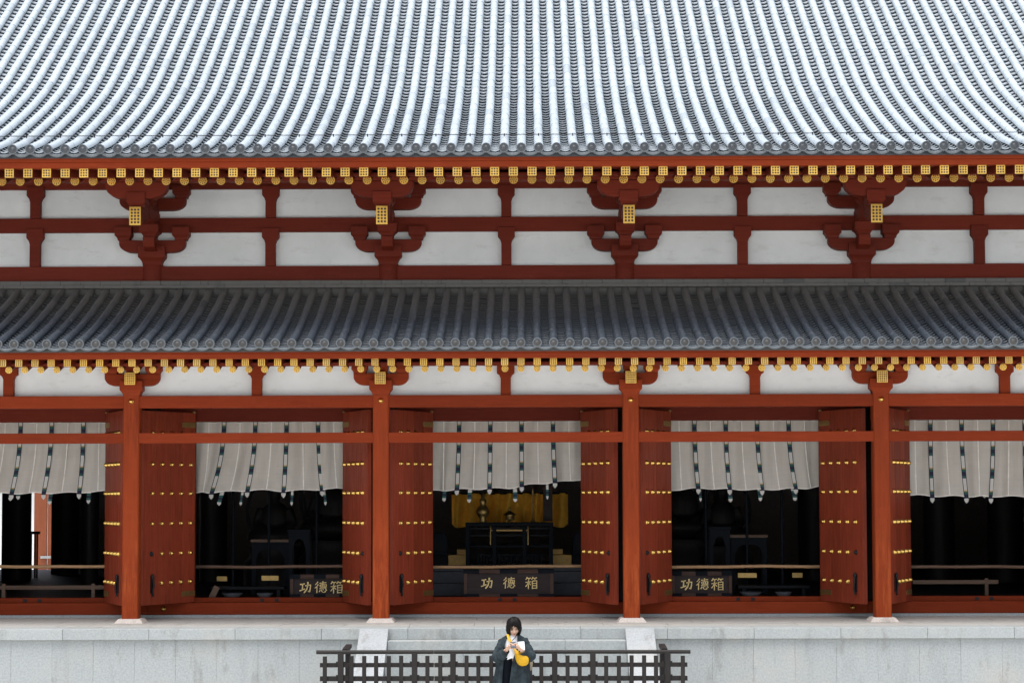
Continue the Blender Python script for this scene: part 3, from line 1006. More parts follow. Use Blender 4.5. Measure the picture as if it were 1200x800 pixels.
for b in BAYS:
    C = CURT[b]
    t = thing('door_curtain', C['label'], 'curtain', (b * BAY, 1.80, 0), 'linen curtains hung in the doorways')
    W = 2.54
    bu = [p[0] for p in C['bot']]
    bz = [zpx(p[1], b * BAY) for p in C['bot']]
    ln = C['lean']
    lu = (0,) + RX + (1,)
    ZT = 3.21
    ph = b * 1.7

    def P(u, v, dy=0.0, extra=0.0):
        """u across, v 0 at the top to 1 at the hem"""
        zb = lerp_list(bu, bz, min(max(u, 0), 1)) - extra
        z = ZT + (zb - ZT) * v
        z += 0.012 * math.sin(u * 31 + ph + 1.0) * v * v
        x = (u - 0.5) * W + lerp_list(lu, ln, min(max(u, 0), 1)) * PXM * v * v
        e = min(1.0, 0.25 + v)
        y = (0.034 * math.sin(u * 31 + ph + 1.3 * math.sin(u * 7 + b)) + 0.012 * math.sin(u * 13 + 2.1 * b)) * e + 0.016 * math.sin(u * 64 + 2 + ph + v * 2) + 0.012 * math.sin(v * 5 + u * 9 + ph) * v
        return Vector((x, y + dy, z))
    m = MB()
    nu, nv = 70, 18
    g_ = [[P(i / nu, k / nv) for i in range(nu + 1)] for k in range(nv + 1)]
    m.loft(g_, cap=False, closed=False)
    m.loft([[q + Vector((0, 0.005, 0)) for q in r] for r in reversed(g_)], cap=False, closed=False)
    m.build('cloth', 'linen', t)

    def strip(u0, hw, v0, v1, dy, seg, mats_at, tip=0.0, skew=0.0, extra=0.0):
        q = MB()
        for k in range(seg):
            a, c = v0 + (v1 - v0) * k / seg, v0 + (v1 - v0) * (k + 1) / seg
            A, B_ = P(u0, a, dy, extra), P(u0, c, dy, extra)
            A.x += skew * a * a
            B_.x += skew * c * c
            mi, edge = mats_at(k)
            if edge:
                for s0, s1, mm in ((-1, -0.72, 2), (-0.72, 0.72, mi), (0.72, 1, 2)):
                    q.add([A + Vector((s0 * hw, 0, 0)), B_ + Vector((s0 * hw, 0, 0)), B_ + Vector((s1 * hw, 0, 0)), A + Vector((s1 * hw, 0, 0))], [(0, 1, 2, 3)], mm)
            else:
                q.add([A + Vector((-hw, 0, 0)), B_ + Vector((-hw, 0, 0)), B_ + Vector((hw, 0, 0)), A + Vector((hw, 0, 0))], [(0, 1, 2, 3)], mi)
        if tip:
            E_ = P(u0, v1, dy, extra)
            E_.x += skew * v1 * v1
            q.add([E_ + Vector((-hw, 0, 0)), E_ + Vector((-hw * 0.9, 0, -tip * 0.5)), E_ + Vector((0, -0.002, -tip)), E_ + Vector((hw * 0.9, 0, -tip * 0.5)), E_ + Vector((hw, 0, 0))], [(0, 1, 2, 3, 4)], 0)
        return q

    def bands(k):      # from the bottom upwards: green, navy, green, then white ...
        p = (59 - k + 2) % 17
        if p < 7:
            return ((1, 1, 2, 2, 2, 1, 1)[p], True)
        return ((3, False)[0] if p in (7,) else 0, True)
    for u in RX:
        strip(u, 0.037, 0.0, 1.02, -0.016, 60, bands, 0.085).build('ribbon', ['rib_white', 'rib_green', 'rib_navy', 'rib_gold'], t)
    for u, py in C['back']:
        zb = zpx(py, b * BAY)
        z0 = lerp_list(bu, bz, u)
        strip(u, random.choice((0.032, 0.02, 0.034)), 0.80, 1.0, 0.07, 14, lambda k: (((1, 2, 1)[(k - 8) // 2] if 8 <= k < 14 else 0), False), 0.06, random.uniform(-0.05, 0.05), z0 - zb - 0.06).build('back_ribbon', ['rib_white', 'rib_green', 'rib_navy', 'rib_gold'], t)
    for u in SX:
        strip(u, 0.009, 0.02, 0.99, -0.006, 18, lambda k: (0, False)).build('seam', ['linen_pale'], t)
    q = MB()
    hem = [P(i / nu, 0.988, -0.004) for i in range(nu + 1)]
    hem2 = [P(i / nu, 1.003, -0.004) for i in range(nu + 1)]
    q.loft([hem, hem2], cap=False, closed=False)
    q.build('hem', 'linen_pale', t)
    q = MB(); q.tube([P(i / nu, 0.012, -0.006) + Vector((0, 0, 0.012 * math.sin(i * 0.55))) for i in range(nu + 1)], 0.006, 5); q.build('cord', 'linen_pale', t)

# --- bamboo rails across the doorways
RAIL = {-2: ('weathered bamboo pole across the left end doorway in front of dark columns', 'bamboo'), -1: ('brownish bamboo pole across the doorway above the half hidden offering box', 'bench'),
        0: ('pale bamboo pole across the centre doorway just above the wide offering box', 'bamboo'), 1: ('pale bamboo pole across the doorway above two gilded name plates and a small offering box', 'bamboo'),
        2: ('greyish bamboo pole across the right end doorway above a low wooden rail', 'bench')}
for b in BAYS:
    m = MB()
    x0, x1 = -1.45, 1.45
    pts, rr = [], []
    nn = 8
    for i in range(nn):
        xa = x0 + (x1 - x0) * i / nn
        xb = x0 + (x1 - x0) * (i + 1) / nn
        for q, r_ in ((0.0, 0.031), (0.03, 0.029), (0.06, 0.027), (0.9, 0.027), (0.97, 0.029)):
            xx = xa + (xb - xa) * q
            pts.append((xx, 0, 0.008 * math.sin(xx * 1.5 + b) + 0.004 * math.sin(xx * 5)))
            rr.append(r_)
    m.tube(pts, rr, 10)
    o = m.build('bamboo_rail', RAIL[b][1], loc=(b * BAY, 1.95, zpx(663.3, b * BAY) - 0.01))
    tag(o, RAIL[b][0], 'bamboo pole', 'bamboo poles across the doorways')

# --- offering boxes with gilded lettering
STROKES = {
    '功': [[(8, 27), (28, 25), (46, 21)], [(27, 26), (28, 45), (26, 68)], [(4, 76), (26, 70), (48, 60)], [(48, 38), (70, 34), (91, 31), (88, 58), (82, 84), (70, 78)], [(70, 8), (68, 36), (60, 66), (38, 94)]],
    '德': [[(28, 6), (20, 18), (6, 30)], [(31, 26), (20, 42), (3, 57)], [(20, 46), (20, 70), (19, 94)], [(40, 18), (68, 16), (95, 13)], [(67, 3), (67, 16), (65, 28)], [(44, 31), (68, 29), (93, 28), (90, 47)], [(44, 31), (47, 47)], [(60, 31), (61, 46)], [(75, 30), (75, 46)], [(47, 47), (90, 46)], [(40, 57), (68, 55), (97, 53)], [(46, 66), (43, 76), (37, 86)], [(55, 64), (57, 80), (66, 88), (84, 86), (86, 74)], [(66, 62), (71, 71)], [(84, 60), (91, 66), (96, 76)]],
    '箱': [[(18, 2), (13, 13), (5, 24)], [(16, 13), (32, 12), (48, 9)], [(28, 14), (32, 25)], [(63, 2), (58, 13), (50, 23)], [(60, 12), (78, 11), (96, 8)], [(75, 13), (80, 25)], [(4, 45), (26, 43), (48, 39)], [(27, 28), (27, 60), (26, 98)], [(26, 45), (18, 62), (3, 80)], [(29, 48), (38, 58), (47, 66)], [(57, 34), (58, 66), (57, 97)], [(57, 34), (76, 33), (93, 31), (92, 66), (92, 96)], [(58, 53), (91, 52)], [(58, 71), (91, 70)], [(58, 91), (92, 90)]],
}


def glyph(ch, size):
    m = MB()
    for st in STROKES[ch]:
        pts = []
        for i in range(len(st) - 1):
            for k in range(4):
                q = k / 4
                pts.append((st[i][0] + (st[i + 1][0] - st[i][0]) * q, st[i][1] + (st[i + 1][1] - st[i][1]) * q))
        pts.append(st[-1])
        n = len(pts)
        L_, R_ = [], []
        thick = 12.5 if ch == '功' else 9.0
        for i, p in enumerate(pts):
            a, c = pts[max(i - 1, 0)], pts[min(i + 1, n - 1)]
            dx, dy = c[0] - a[0], c[1] - a[1]
            ll = math.hypot(dx, dy) or 1
            t_ = i / (n - 1)
            w = thick * (0.62 + 0.28 * abs(math.cos(t_ * PI))) * (0.55 if i == n - 1 else 1.0)
            w *= 0.85 if abs(dx) > abs(dy) else 1.05
            nx, ny = -dy / ll * w / 2, dx / ll * w / 2
            L_.append((p[0] + nx, p[1] + ny)); R_.append((p[0] - nx, p[1] - ny))

        def to(p, y):
            return ((p[0] - 50) / 100 * size, y, (50 - p[1]) / 100 * size)
        m.loft([[to(p, -0.006) for p in L_], [to(p, -0.006) for p in R_]], cap=False, closed=False, smooth=False)
        m.loft([[to(p, 0.0) for p in L_], [to(p, -0.006) for p in L_]], cap=False, closed=False, smooth=False)
        m.loft([[to(p, -0.006) for p in R_], [to(p, 0.0) for p in R_]], cap=False, closed=False, smooth=False)
    return m


M['letter_gold'] = mat_plain('gilt_lettering', (0.95, 0.70, 0.30), 0.45, 0.1)


def offering_box(label, x0, x1, z1, y, tx, tz, tsize, board):
    t = thing('offering_box', label, 'offering box', ((x0 + x1) / 2, y, 0.262), 'offering boxes inside the doorways')
    w, hh = x1 - x0, z1 - 0.262
    m = MB(); m.box(-w / 2 + 0.04, w / 2 - 0.04, 0.0, 0.55, 0.0, hh - 0.05); m.build('box_body', board, t, bevel=0.006)
    e = 0.07
    for za, zb in ((0.0, e), (hh - e, hh)):
        m = MB(); m.box(-w / 2, w / 2, -0.03, 0.06, za, zb); m.build('frame_rail', 'box_wood', t, bevel=0.004)
        for fx in (-1, 0, 1):
            ww = w * (0.19 if fx == 0 else 0.17)
            cx = fx * (w / 2 - ww / 2)
            m = MB(); m.box(cx - ww / 2 - 0.004, cx + ww / 2 + 0.004, -0.036, 0.065, za - 0.0 + 0.001, zb + 0.004); m.build('iron_strap', 'slate', t)
    for sx in (-1, 1):
        m = MB(); m.box(sx * (w / 2 - 0.03) - 0.03, sx * (w / 2 - 0.03) + 0.03, -0.024, 0.06, e + 0.001, hh - e - 0.001); m.build('frame_stile', 'box_wood', t, bevel=0.004)
    for k in range(9):
        m = MB(); yy = 0.085 + k * 0.052; m.box(-w / 2 + 0.05, w / 2 - 0.05, yy, yy + 0.025, hh - 0.045, hh - 0.012); m.build('lid_slat', 'box_wood', t)
    for ch, xx in zip('功德箱', tx):
        o = glyph(ch, tsize).build('gilded_letter', 'letter_gold', t)
        o.location = (xx - (x0 + x1) / 2, -0.001, tz - 0.262)


M['box_wood'] = mat_wood('brown_box_wood', (0.075, 0.033, 0.018), (0.045, 0.021, 0.012))
M['box_board'] = mat_wood('dark_red_board', (0.026, 0.011, 0.009), (0.016, 0.008, 0.007))


def xpx(px, y):
    return 0.335 + (px - 617.7) * (y + 30.17) / 2260.0


def zpy(py, y):
    return 1.90 - (py - 585.3) * (y + 30.17) / 2260.0


offering_box('wide dark offering box with gilded characters spaced across it in the centre doorway', xpx(543, 2.05), xpx(648, 2.05), zpy(666.3, 2.05), 2.05, [xpx(p, 2.05) for p in (570, 596, 622)], zpy(682.5, 2.05), 0.21, 'box_board')
offering_box('brown offering box partly hidden by a door leaf beside the second column', xpx(340, 2.15), xpx(340, 2.15) + 1.0, zpy(672, 2.15), 2.15, [xpx(p, 2.15) for p in (358, 376, 394.5)], zpy(687, 2.15), 0.215, 'box_board')
offering_box('brown offering box in full view just right of the third column', xpx(785, 2.15), xpx(856, 2.15), zpy(669.5, 2.15), 2.15, [xpx(p, 2.15) for p in (803, 821.5, 839)], zpy(684.5, 2.15), 0.215, 'box_board')

# --- altar in the centre bay
dais = thing('altar_dais', 'stepped grey dais behind the wide offering box in the centre doorway', 'dais', (0.05, 2.95, 0.262))
for ya, za, zb in ((0.0, 0.0, 0.21), (0.12, 0.212, 0.40), (0.3, 0.402, zpy(664, 3.0) - 0.262)):
    m = MB(); m.box(-1.62, 1.62, ya, 3.6, za, zb); m.build('dais_step', 'dais', dais, bevel=0.01)
DZ = zpy(664, 3.0)
YT = 4.0
tb = thing('altar_table', 'black lacquered altar table with gilt fittings before the golden cloth', 'altar table', (xpx(596.5, YT), YT, DZ))
hw = (xpx(645, YT) - xpx(548, YT)) / 2
ht = zpy(612, YT) - DZ
m = MB(); m.box(-hw - 0.04, hw + 0.04, -0.2, 0.4, ht - 0.06, ht); m.build('table_top', 'slate', tb, bevel=0.006)
m = MB(); m.box(-hw, hw, -0.16, 0.36, ht * 0.42, ht * 0.47); m.build('table_shelf', 'slate', tb, bevel=0.004)
for fx in (-1, -0.36, 0.36, 1):
    for yy in (-0.15, 0.33):
        m = MB(); m.box(fx * hw - 0.035, fx * hw + 0.035, yy - 0.03, yy + 0.03, 0, ht - 0.061); m.build('leg', 'slate' if yy < 0 else 'black_lacquer', tb, bevel=0.004)
for za in (0.86, 0.70):
    m = MB(); m.box(-hw + 0.04, hw - 0.04, -0.145, -0.12, ht * za - 0.015, ht * za + 0.015); m.build('rail', 'black_lacquer', tb)
m = MB(); m.box(-0.32, 0.32, -0.175, -0.15, ht * 0.80, ht * 0.835); m.build('gilt_rail', 'gilt_wood', tb)
for fx in (-0.33, 0.33):
    m = MB(); m.lathe([(0.018, 0), (0.014, 0.05), (0.014, ht * 0.4), (0.022, ht * 0.43)], (fx, -0.185, ht * 0.48), 8); m.build('gilt_post', 'brass', tb)
for i in range(22):
    m = MB(); xx = -0.56 + i * 0.053; m.box(xx, xx + 0.022, -0.14, -0.125, ht * 0.03, ht * 0.22); m.build('spindle', 'slate', tb)
m = MB(); m.box(-0.6, 0.62, -0.15, -0.11, ht * 0.225, ht * 0.26); m.build('rail', 'slate', tb)

t = thing('altar_cloth', 'golden brocade cloth draped in swags behind the altar table', 'altar cloth', (xpx(597, 4.9), 4.9, 0))
xa, xb = xpx(529, 4.9), xpx(665, 4.9)
zt = zpy(578, 4.9)
m = MB()
rows = []
cx0 = xpx(597, 4.9)
for k in range(15):
    v = k / 14
    row = []
    for i in range(101):
        u = i / 100
        x_ = xa + (xb - xa) * u - cx0
        e = abs(u - 0.5) * 2
        zb = zpy(613 if e < 0.62 else 613 + 5 * math.sin(min(1, (e - 0.62) / 0.25) * PI / 2) * (1 if e < 0.93 else max(0, 1 - (e - 0.93) * 12)), 4.9)
        z_ = zt + (zb - zt) * v
        sw = 0.04 * math.sin(v * 7 + 3 * math.sin(u * PI * 5)) + 0.075 * math.sin(u * 58 + 1.2 * math.sin(u * 17) + v * 1.2)
        row.append((x_, sw, z_))
    rows.append(row)
m.loft(rows, cap=False, closed=False)
m.loft([[(x_, y_ + 0.006, z_) for x_, y_, z_ in r] for r in reversed(rows)], cap=False, closed=False)
m.build('cloth', 'drape', t)
m = MB(); m.tube([(xa - cx0, 0, zt), (xb - cx0, 0, zt)], 0.02, 8); m.build('hanging_rod', 'black_lacquer', t)


def vessel(name, label, cat, px, ybase_px, prof, mat, y=YT, group=None, z=None):
    m = MB(); m.lathe(prof, n=18)
    o = m.build(name, mat, loc=(xpx(px, y), y + 0.05, DZ + ht if z is None else z))
    tag(o, label, cat, group)
    return o


vessel('gourd_vase', 'tall dark gilt vase with a round belly at the left end of the altar table', 'vase', 565.5, 612, [(0.06, 0), (0.075, 0.03), (0.05, 0.06), (0.10, 0.13), (0.125, 0.19), (0.09, 0.26), (0.045, 0.31), (0.065, 0.36), (0.06, 0.40), (0.03, 0.43), (0.04, 0.5), (0.01, 0.52)], 'brass')
t = thing('incense_burner', 'small gilt burner with a pagoda lid in the middle of the altar table', 'incense burner', (xpx(597, YT), YT + 0.02, DZ + ht))
m = MB(); m.lathe([(0.05, 0.03), (0.09, 0.06), (0.075, 0.11), (0.095, 0.13), (0.09, 0.135)], n=16); m.build('bowl', 'brass', t)
m = MB(); m.lathe([(0.125, 0.136), (0.10, 0.15), (0.06, 0.18), (0.03, 0.195), (0.022, 0.22), (0.03, 0.235), (0.003, 0.27)], n=16); m.build('lid', 'brass', t)
for k in range(3):
    a = 2 * PI * k / 3 - 0.5
    m = MB(); m.tube([(0.06 * math.cos(a), 0.06 * math.sin(a), 0.06), (0.075 * math.cos(a), 0.075 * math.sin(a), 0.0)], [0.014, 0.01], 6); m.build('leg', 'brass', t)
vessel('candlestick', 'slender dark candlestick near the right end of the altar table', 'candlestick', 624, 612, [(0.06, 0), (0.05, 0.02), (0.015, 0.05), (0.012, 0.3), (0.03, 0.33), (0.012, 0.36), (0.012, 0.46), (0.03, 0.47), (0.008, 0.6)], 'brass')
t = thing('hanging_plaque', 'dark brown upright plaque hanging before the right side of the golden cloth', 'plaque', (xpx(641.5, 4.3), 4.3, zpy(593, 4.3)))
m = MB(); m.box(-0.085, 0.085, -0.02, 0.02, -0.27, 0.30); m.build('board', 'box_board', t, bevel=0.006)
m = MB(); m.box(-0.1, 0.1, -0.03, 0.03, 0.301, 0.34); m.build('cap', 'box_wood', t)
m = MB(); m.tube([(0, 0, 0.34), (0, 0, 2.0)], 0.006, 5); m.build('cord', 'iron', t)
for sx, (pa, pb, pc_), lab in ((-1, (525, 535, 549), 'gilded stepped stand left of the altar table'), (1, (669, 659, 645), 'gilded stepped stand right of the altar table')):
    t = thing('gilded_stand', lab, 'stand', (0, 4.1, DZ), 'gilded stands beside the altar table')
    xs_ = sorted((xpx(pa, 4.1), xpx(pc_, 4.1)))
    m = MB(); m.box(xs_[0], xs_[1], 0.0, 0.3, 0, zpy(650, 4.1) - DZ); m.build('lower_step', 'gilt_wood', t, bevel=0.006)
    xs_ = sorted((xpx(pb, 4.1), xpx(pc_, 4.1)))
    m = MB(); m.box(xs_[0], xs_[1], 0.12, 0.3, zpy(649.5, 4.1) - DZ, zpy(643.5, 4.1) - DZ); m.build('upper_step', 'gilt_wood', t, bevel=0.006)
for px, lab in ((515, 'grey curved chair back left of the gilded stand'), (680, 'grey curved chair back right of the gilded stand')):
    t = thing('ritual_chair', lab, 'chair', (xpx(px, 3.9), 3.9, DZ), 'chairs at the sides of the altar')
    m = MB()
    m.prism_y([(-0.14, 0), (0.14, 0), (0.14, 0.42), (0.10, 0.56), (0.0, 0.58), (-0.10, 0.56), (-0.14, 0.42)], 0, 0.05); m.build('back', 'slate', t, bevel=0.01)
    m = MB(); m.box(-0.09, 0.09, -0.012, -0.001, 0.02, 0.44); m.build('back_panel', 'black_lacquer', t)
    m = MB(); m.box(-0.14, 0.14, -0.25, -0.013, 0.2, 0.24); m.build('seat', 'slate', t)


# --- dark furniture behind the doorways at either side of the centre
def arch_stand(label, pa, pb, ptop, pbot, y, top_mat):
    xa, xb = xpx(pa, y), xpx(pb, y)
    zt, zb = zpy(ptop, y), 0.262
    t = thing('altar_stand', label, 'stand', ((xa + xb) / 2, y, zb), 'dark stands in the side rooms')
    w, hh = xb - xa, zt - zb
    m = MB(); m.box(-w / 2 - 0.02, w / 2 + 0.02, -0.02, 0.4, hh - 0.05, hh); m.build('stand_top', top_mat, t, bevel=0.005)
    pts = [(-w / 2, 0), (-w / 2 + 0.07, 0), (-w / 2 + 0.07, hh - 0.32)]
    for i in range(7):
        a = PI - PI * i / 6
        pts.append(((w / 2 - 0.09) * math.cos(a), hh - 0.30 + 0.14 * math.sin(a)))
    pts += [(w / 2 - 0.07, hh - 0.32), (w / 2 - 0.07, 0), (w / 2, 0), (w / 2, hh - 0.051), (-w / 2, hh - 0.051)]
    m = MB(); m.prism_y(pts, 0.0, 0.03); m.build('arched_front', 'slate', t)
    for sx in (-1, 1):
        m = MB(); m.box(sx * (w / 2 - 0.03) - 0.03, sx * (w / 2 - 0.03) + 0.03, 0.3, 0.36, 0, hh - 0.052); m.build('leg', 'black_lacquer', t)


arch_stand('low wide blue grey stand with a brown top behind the left bamboo pole', 295, 338, 631, 660, 3.4, 'bench')
arch_stand('tall narrow blue grey stand beside the low wide one in the left room', 338, 363, 619.5, 660, 3.2, 'slate')
arch_stand('tall narrow blue grey stand behind the right hand small offering box', 830, 854, 617.5, 660, 3.2, 'slate')
arch_stand('low wide stand with a brown top right of the tall one in the right room', 855, 897, 627, 660, 3.4, 'bench')


def low_desk(label, pxc, y, half, plates, dishes):
    t = thing('reading_desk', label, 'desk', (xpx(pxc, y), y, 0.262), 'low desks behind the side doorways')
    zt = zpy(686, y) - 0.262
    m = MB(); m.box(-half, half, 0, 0.42, zt - 0.05, zt); m.build('desk_top', 'black_lacquer', t, bevel=0.005)
    for sx in (-1, 1):
        m = MB(); m.box(sx * (half - 0.1) - 0.03, sx * (half - 0.1) + 0.03, 0.03, 0.38, 0, zt - 0.051); m.build('leg', 'black_lacquer', t)
    for pa, pb, p0, p1 in plates:
        m = MB(); m.box(xpx(pa, y) - t.location.x, xpx(pb, y) - t.location.x, 0.38, 0.39, zpy(p1, y) - 0.262, zpy(p0, y) - 0.262); m.build('gilt_plate', 'brass', t)
    for pa, pb in dishes:
        xm = (xpx(pa, y) + xpx(pb, y)) / 2 - t.location.x
        r_ = (xpx(pb, y) - xpx(pa, y)) / 2
        m = MB(); m.lathe([(r_ * 0.6, 0), (r_, 0.07), (r_ * 0.96, 0.072), (r_ * 0.55, 0.01)], (xm, -0.18, 0.02), 18); m.build('bowl', 'dais', t)


low_desk('low dark desk with gilt plates and pale bowls left of the half hidden offering box', 290, 2.3, 0.62, [(250, 262, 675, 680.5), (303, 323, 674.5, 680)], [(262, 287), (302, 322)])
low_desk('low dark desk with gilt plates and pale bowls right of the small offering box', 905, 2.3, 0.60, [(866, 888, 672.5, 678), (930, 942, 672.5, 678)], [(863, 890), (904, 925)])
o = MB(); o.obox(Matrix.Translation((xpx(250.5, 2.1), 2.1, zpy(694, 2.1))) @ Euler((0.0, 0.45, 0.3)).to_matrix().to_4x4(), 0.10, 0.012, 0.26)
tag(o.build('leaning_board', 'bench'), 'small brown board leaning beside the threshold at the left room', 'board')
for px, top, lab in ((273, 575, 'slim dark blue canopy pole left of the low wide stand'), (315, 575, 'slim dark canopy pole before the low wide stand'), (371, 575, 'slim dark canopy pole above the half hidden offering box'),
                     (826, 575, 'slim dark canopy pole above the full offering box'), (874, 575, 'slim dark canopy pole before the right low stand'), (915, 575, 'slim dark blue canopy pole right of the low stand')):
    m = MB(); m.lathe([(0.05, 0), (0.028, 0.05), (0.024, 0.1), (0.024, 3.2)], n=10)
    tag(m.build('canopy_pole', 'slate', loc=(xpx(px, 2.9), 2.9, 0.262)), lab, 'pole', 'canopy poles in the side rooms')


# --- silhouettes of statues on pedestals deep in the side rooms
def statue(label, px, y, s):
    t = thing('seated_statue', label, 'statue', (xpx(px, y), y, 0.262), 'dark statues in the side rooms')
    m = MB(); m.lathe([(0.62 * s, 0), (0.62 * s, 0.5 * s), (0.5 * s, 0.6 * s), (0.55 * s, 0.8 * s)], n=20); m.build('pedestal', 'dark_wood', t)
    m = MB()
    m.ball((0, 0, 1.0 * s), (0.56 * s, 0.4 * s, 0.22 * s), 18, 10)
    m.ball((0, 0, 1.35 * s), (0.30 * s, 0.2 * s, 0.36 * s), 16, 10)
    m.ball((0, -0.02, 1.85 * s), (0.13 * s, 0.14 * s, 0.18 * s), 14, 9)
    for sx in (-1, 1):
        m.tube([(sx * 0.27 * s, 0, 1.55 * s), (sx * 0.38 * s, -0.05 * s, 1.25 * s), (sx * 0.12 * s, -0.28 * s, 1.12 * s)], [0.1 * s, 0.09 * s, 0.05 * s], 8)
    o = m.build('figure', 'dark_wood', t)
    rm = o.modifiers.new('remesh', 'REMESH'); rm.mode = 'VOXEL'; rm.voxel_size = 0.03
    rm.use_smooth_shade = True
    m = MB()
    n = 24
    m.loft([[(0.62 * s * r_ * math.sin(2 * PI * i / n), 0.25 * s, 1.5 * s + 0.75 * s * r_ * math.cos(2 * PI * i / n)) for i in range(n)] for r_ in (0.9, 1.0)], cap=False); m.build('halo', 'black_lacquer', t)


statue('dark seated statue behind the left low stand', 322, 6.5, 0.95)
statue('dark seated statue at the right edge of the left room', 390, 6.5, 1.1)
statue('dark seated statue behind the tall right stand', 845, 6.5, 0.95)
statue('dark seated statue at the left edge of the right room', 800, 6.8, 1.1)

# --- interior columns, rails
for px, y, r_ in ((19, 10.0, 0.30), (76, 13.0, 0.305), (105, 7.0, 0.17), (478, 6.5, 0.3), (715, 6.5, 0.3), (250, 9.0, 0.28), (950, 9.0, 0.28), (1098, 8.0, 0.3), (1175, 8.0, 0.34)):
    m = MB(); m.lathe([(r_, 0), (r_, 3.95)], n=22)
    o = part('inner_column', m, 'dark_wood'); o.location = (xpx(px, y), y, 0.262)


def low_barrier(label, pa, pb, py, y, posts, mat='bench'):
    xa, xb = xpx(pa, y), xpx(pb, y)
    z = zpy(py, y)
    t = thing('low_rail', label, 'rail', ((xa + xb) / 2, y, 0.262), 'low wooden rails inside the doorways')
    w = xb - xa
    m = MB(); m.box(-w / 2, w / 2, -0.03, 0.03, z - 0.262 - 0.035, z - 0.262 + 0.035); m.build('top_bar', mat, t, bevel=0.008)
    for p in posts:
        xx = xpx(p, y) - t.location.x
        m = MB(); m.box(xx - 0.03, xx + 0.03, -0.035, 0.035, 0, z - 0.262 - 0.036 + 0.1); m.build('post', mat, t, bevel=0.004)


low_barrier('long low wooden rail across the left end room just above the threshold', -40, 123, 686.5, 2.3, (5, 110))
low_barrier('short low wooden rail with one upright post in the right end room', 1066, 1166, 682.5, 2.6, (1152,))
t = thing('dark_balustrade', 'small dark balustrade against the bright rear doorway in the left end room', 'balustrade', (xpx(41, 11.0), 11.0, 0.262))
zt = zpy(621, 11.0) - 0.262
m = MB(); m.box(-0.1, 0.1, -0.03, 0.03, zt - 0.06, zt); m.build('top_bar', 'dark_wood', t)
for xx in (-0.085, 0.0, 0.045):
    m = MB(); m.box(xx - 0.016, xx + 0.016, -0.016, 0.016, 0, zt - 0.061); m.build('post', 'dark_wood', t)
m = MB()
M['lit_red_board'] = mat_wood('lit_red_wood', (0.28, 0.075, 0.026), (0.20, 0.05, 0.02), True)  # red paint lightened in its colour to look daylit
YR = 23.5
t = thing('red_outer_wall', 'red wall boards toned orange as if daylit, seen through the rear doorway of the left end room', 'wall', (xpx(50, YR), YR, GZ))
m = MB(); m.box(-0.25, 0.10, 0, 0.1, 0, 4.4); m.build('board', 'lit_red_board', t)
m = MB(); m.box(0.125, 0.6, 0.02, 0.12, 0, 4.4); m.build('board', 'lit_red_board', t)
m = MB(); m.box(-0.05, 0.6, -0.06, -0.02, zpy(650.5, YR) - GZ - 0.05, zpy(650.5, YR) - GZ + 0.02); m.build('rail', 'granite_pale', t)
t = thing('cloister_wall', 'white cloister wall glimpsed behind the hall through the rear doorway', 'wall', (-20, 32, GZ))
m = MB(); m.box(-9, 14, 0, 0.3, 0, 4.0); m.build('wall', 'plaster', t)
m = MB(); m.prism_x([(-0.8, 4.0), (0.15, 4.7), (1.1, 4.0)], -9.2, 14.2); m.build('roof', 'tile_lo', t)

# ------------------------------------------------------------------ fence before the steps
FY = -4.0
PX = 26.17 / 2260.0
fx0 = xpx(381, FY)
fence = thing('lattice_fence', 'low dark brown wooden lattice fence standing across the foot of the stone steps', 'fence', (0, FY, GZ))


def fz(py):
    return zpy(py, FY) - GZ


def fx(px):
    return xpx(px, FY)


m = MB(); m.tube([(fx(371), 0, fz(762.3)), (fx(508), 0, fz(762.3))], 0.027, 8); m.build('top_rail', 'fence', fence)
m = MB(); m.tube([(fx(508.3), 0, fz(762.3)), (fx(807), 0, fz(762.6))], 0.0262, 8); m.build('top_rail', 'fence', fence)
for p0, p1 in ((775, 780), (790.4, 796), (823, 829)):
    m = MB(); m.box(fx(375), fx(508), 0.005, 0.05, fz(p1), fz(p0)); m.build('cross_rail', 'fence', fence, bevel=0.004)
    m = MB(); m.box(fx(508.5), fx(803.5), 0.005, 0.05, fz(p1) - 0.001, fz(p0) - 0.001); m.build('cross_rail', 'fence', fence, bevel=0.004)
posts = (399.5, 485.4, 530.4, 619.5, 648.8, 693.6, 780.6)
pick = (381, 411.7, 426.6, 440.9, 455.6, 470, 500.6, 515.6, 546, 560.2, 575, 590, 604.5, 633.3, 663.6, 678.1, 708.6, 723.2, 737.9, 752.5, 766.8, 797.4)
pk = MB(); pk.box(-0.028, 0.028, -0.032, 0.003, 0.06, fz(766.6)); pk_me = pk.mesh('picket', 'fence')
ps = MB(); ps.box(-0.037, 0.037, -0.036, 0.06, 0.0, fz(763.3)); ps_me = ps.mesh('post', 'fence')
for p in pick:
    inst('picket', pk_me, fence, (fx(p) + random.uniform(-0.003, 0.003), 0, random.uniform(-0.006, 0.004)), (0, random.uniform(-0.004, 0.004), 0), bevel=0.004)
for p in posts:
    o = inst('post', ps_me, fence, (fx(p), 0, 0), (0, random.uniform(-0.003, 0.003), 0), bevel=0.005)
    for p0, p1 in ((773.5, 775), (789, 790.4)):
        q = MB(); q.box(-0.065, 0.065, 0.006, 0.048, fz(p0) - 0.03, fz(p0))
        q.build('wedge', 'fence', o)
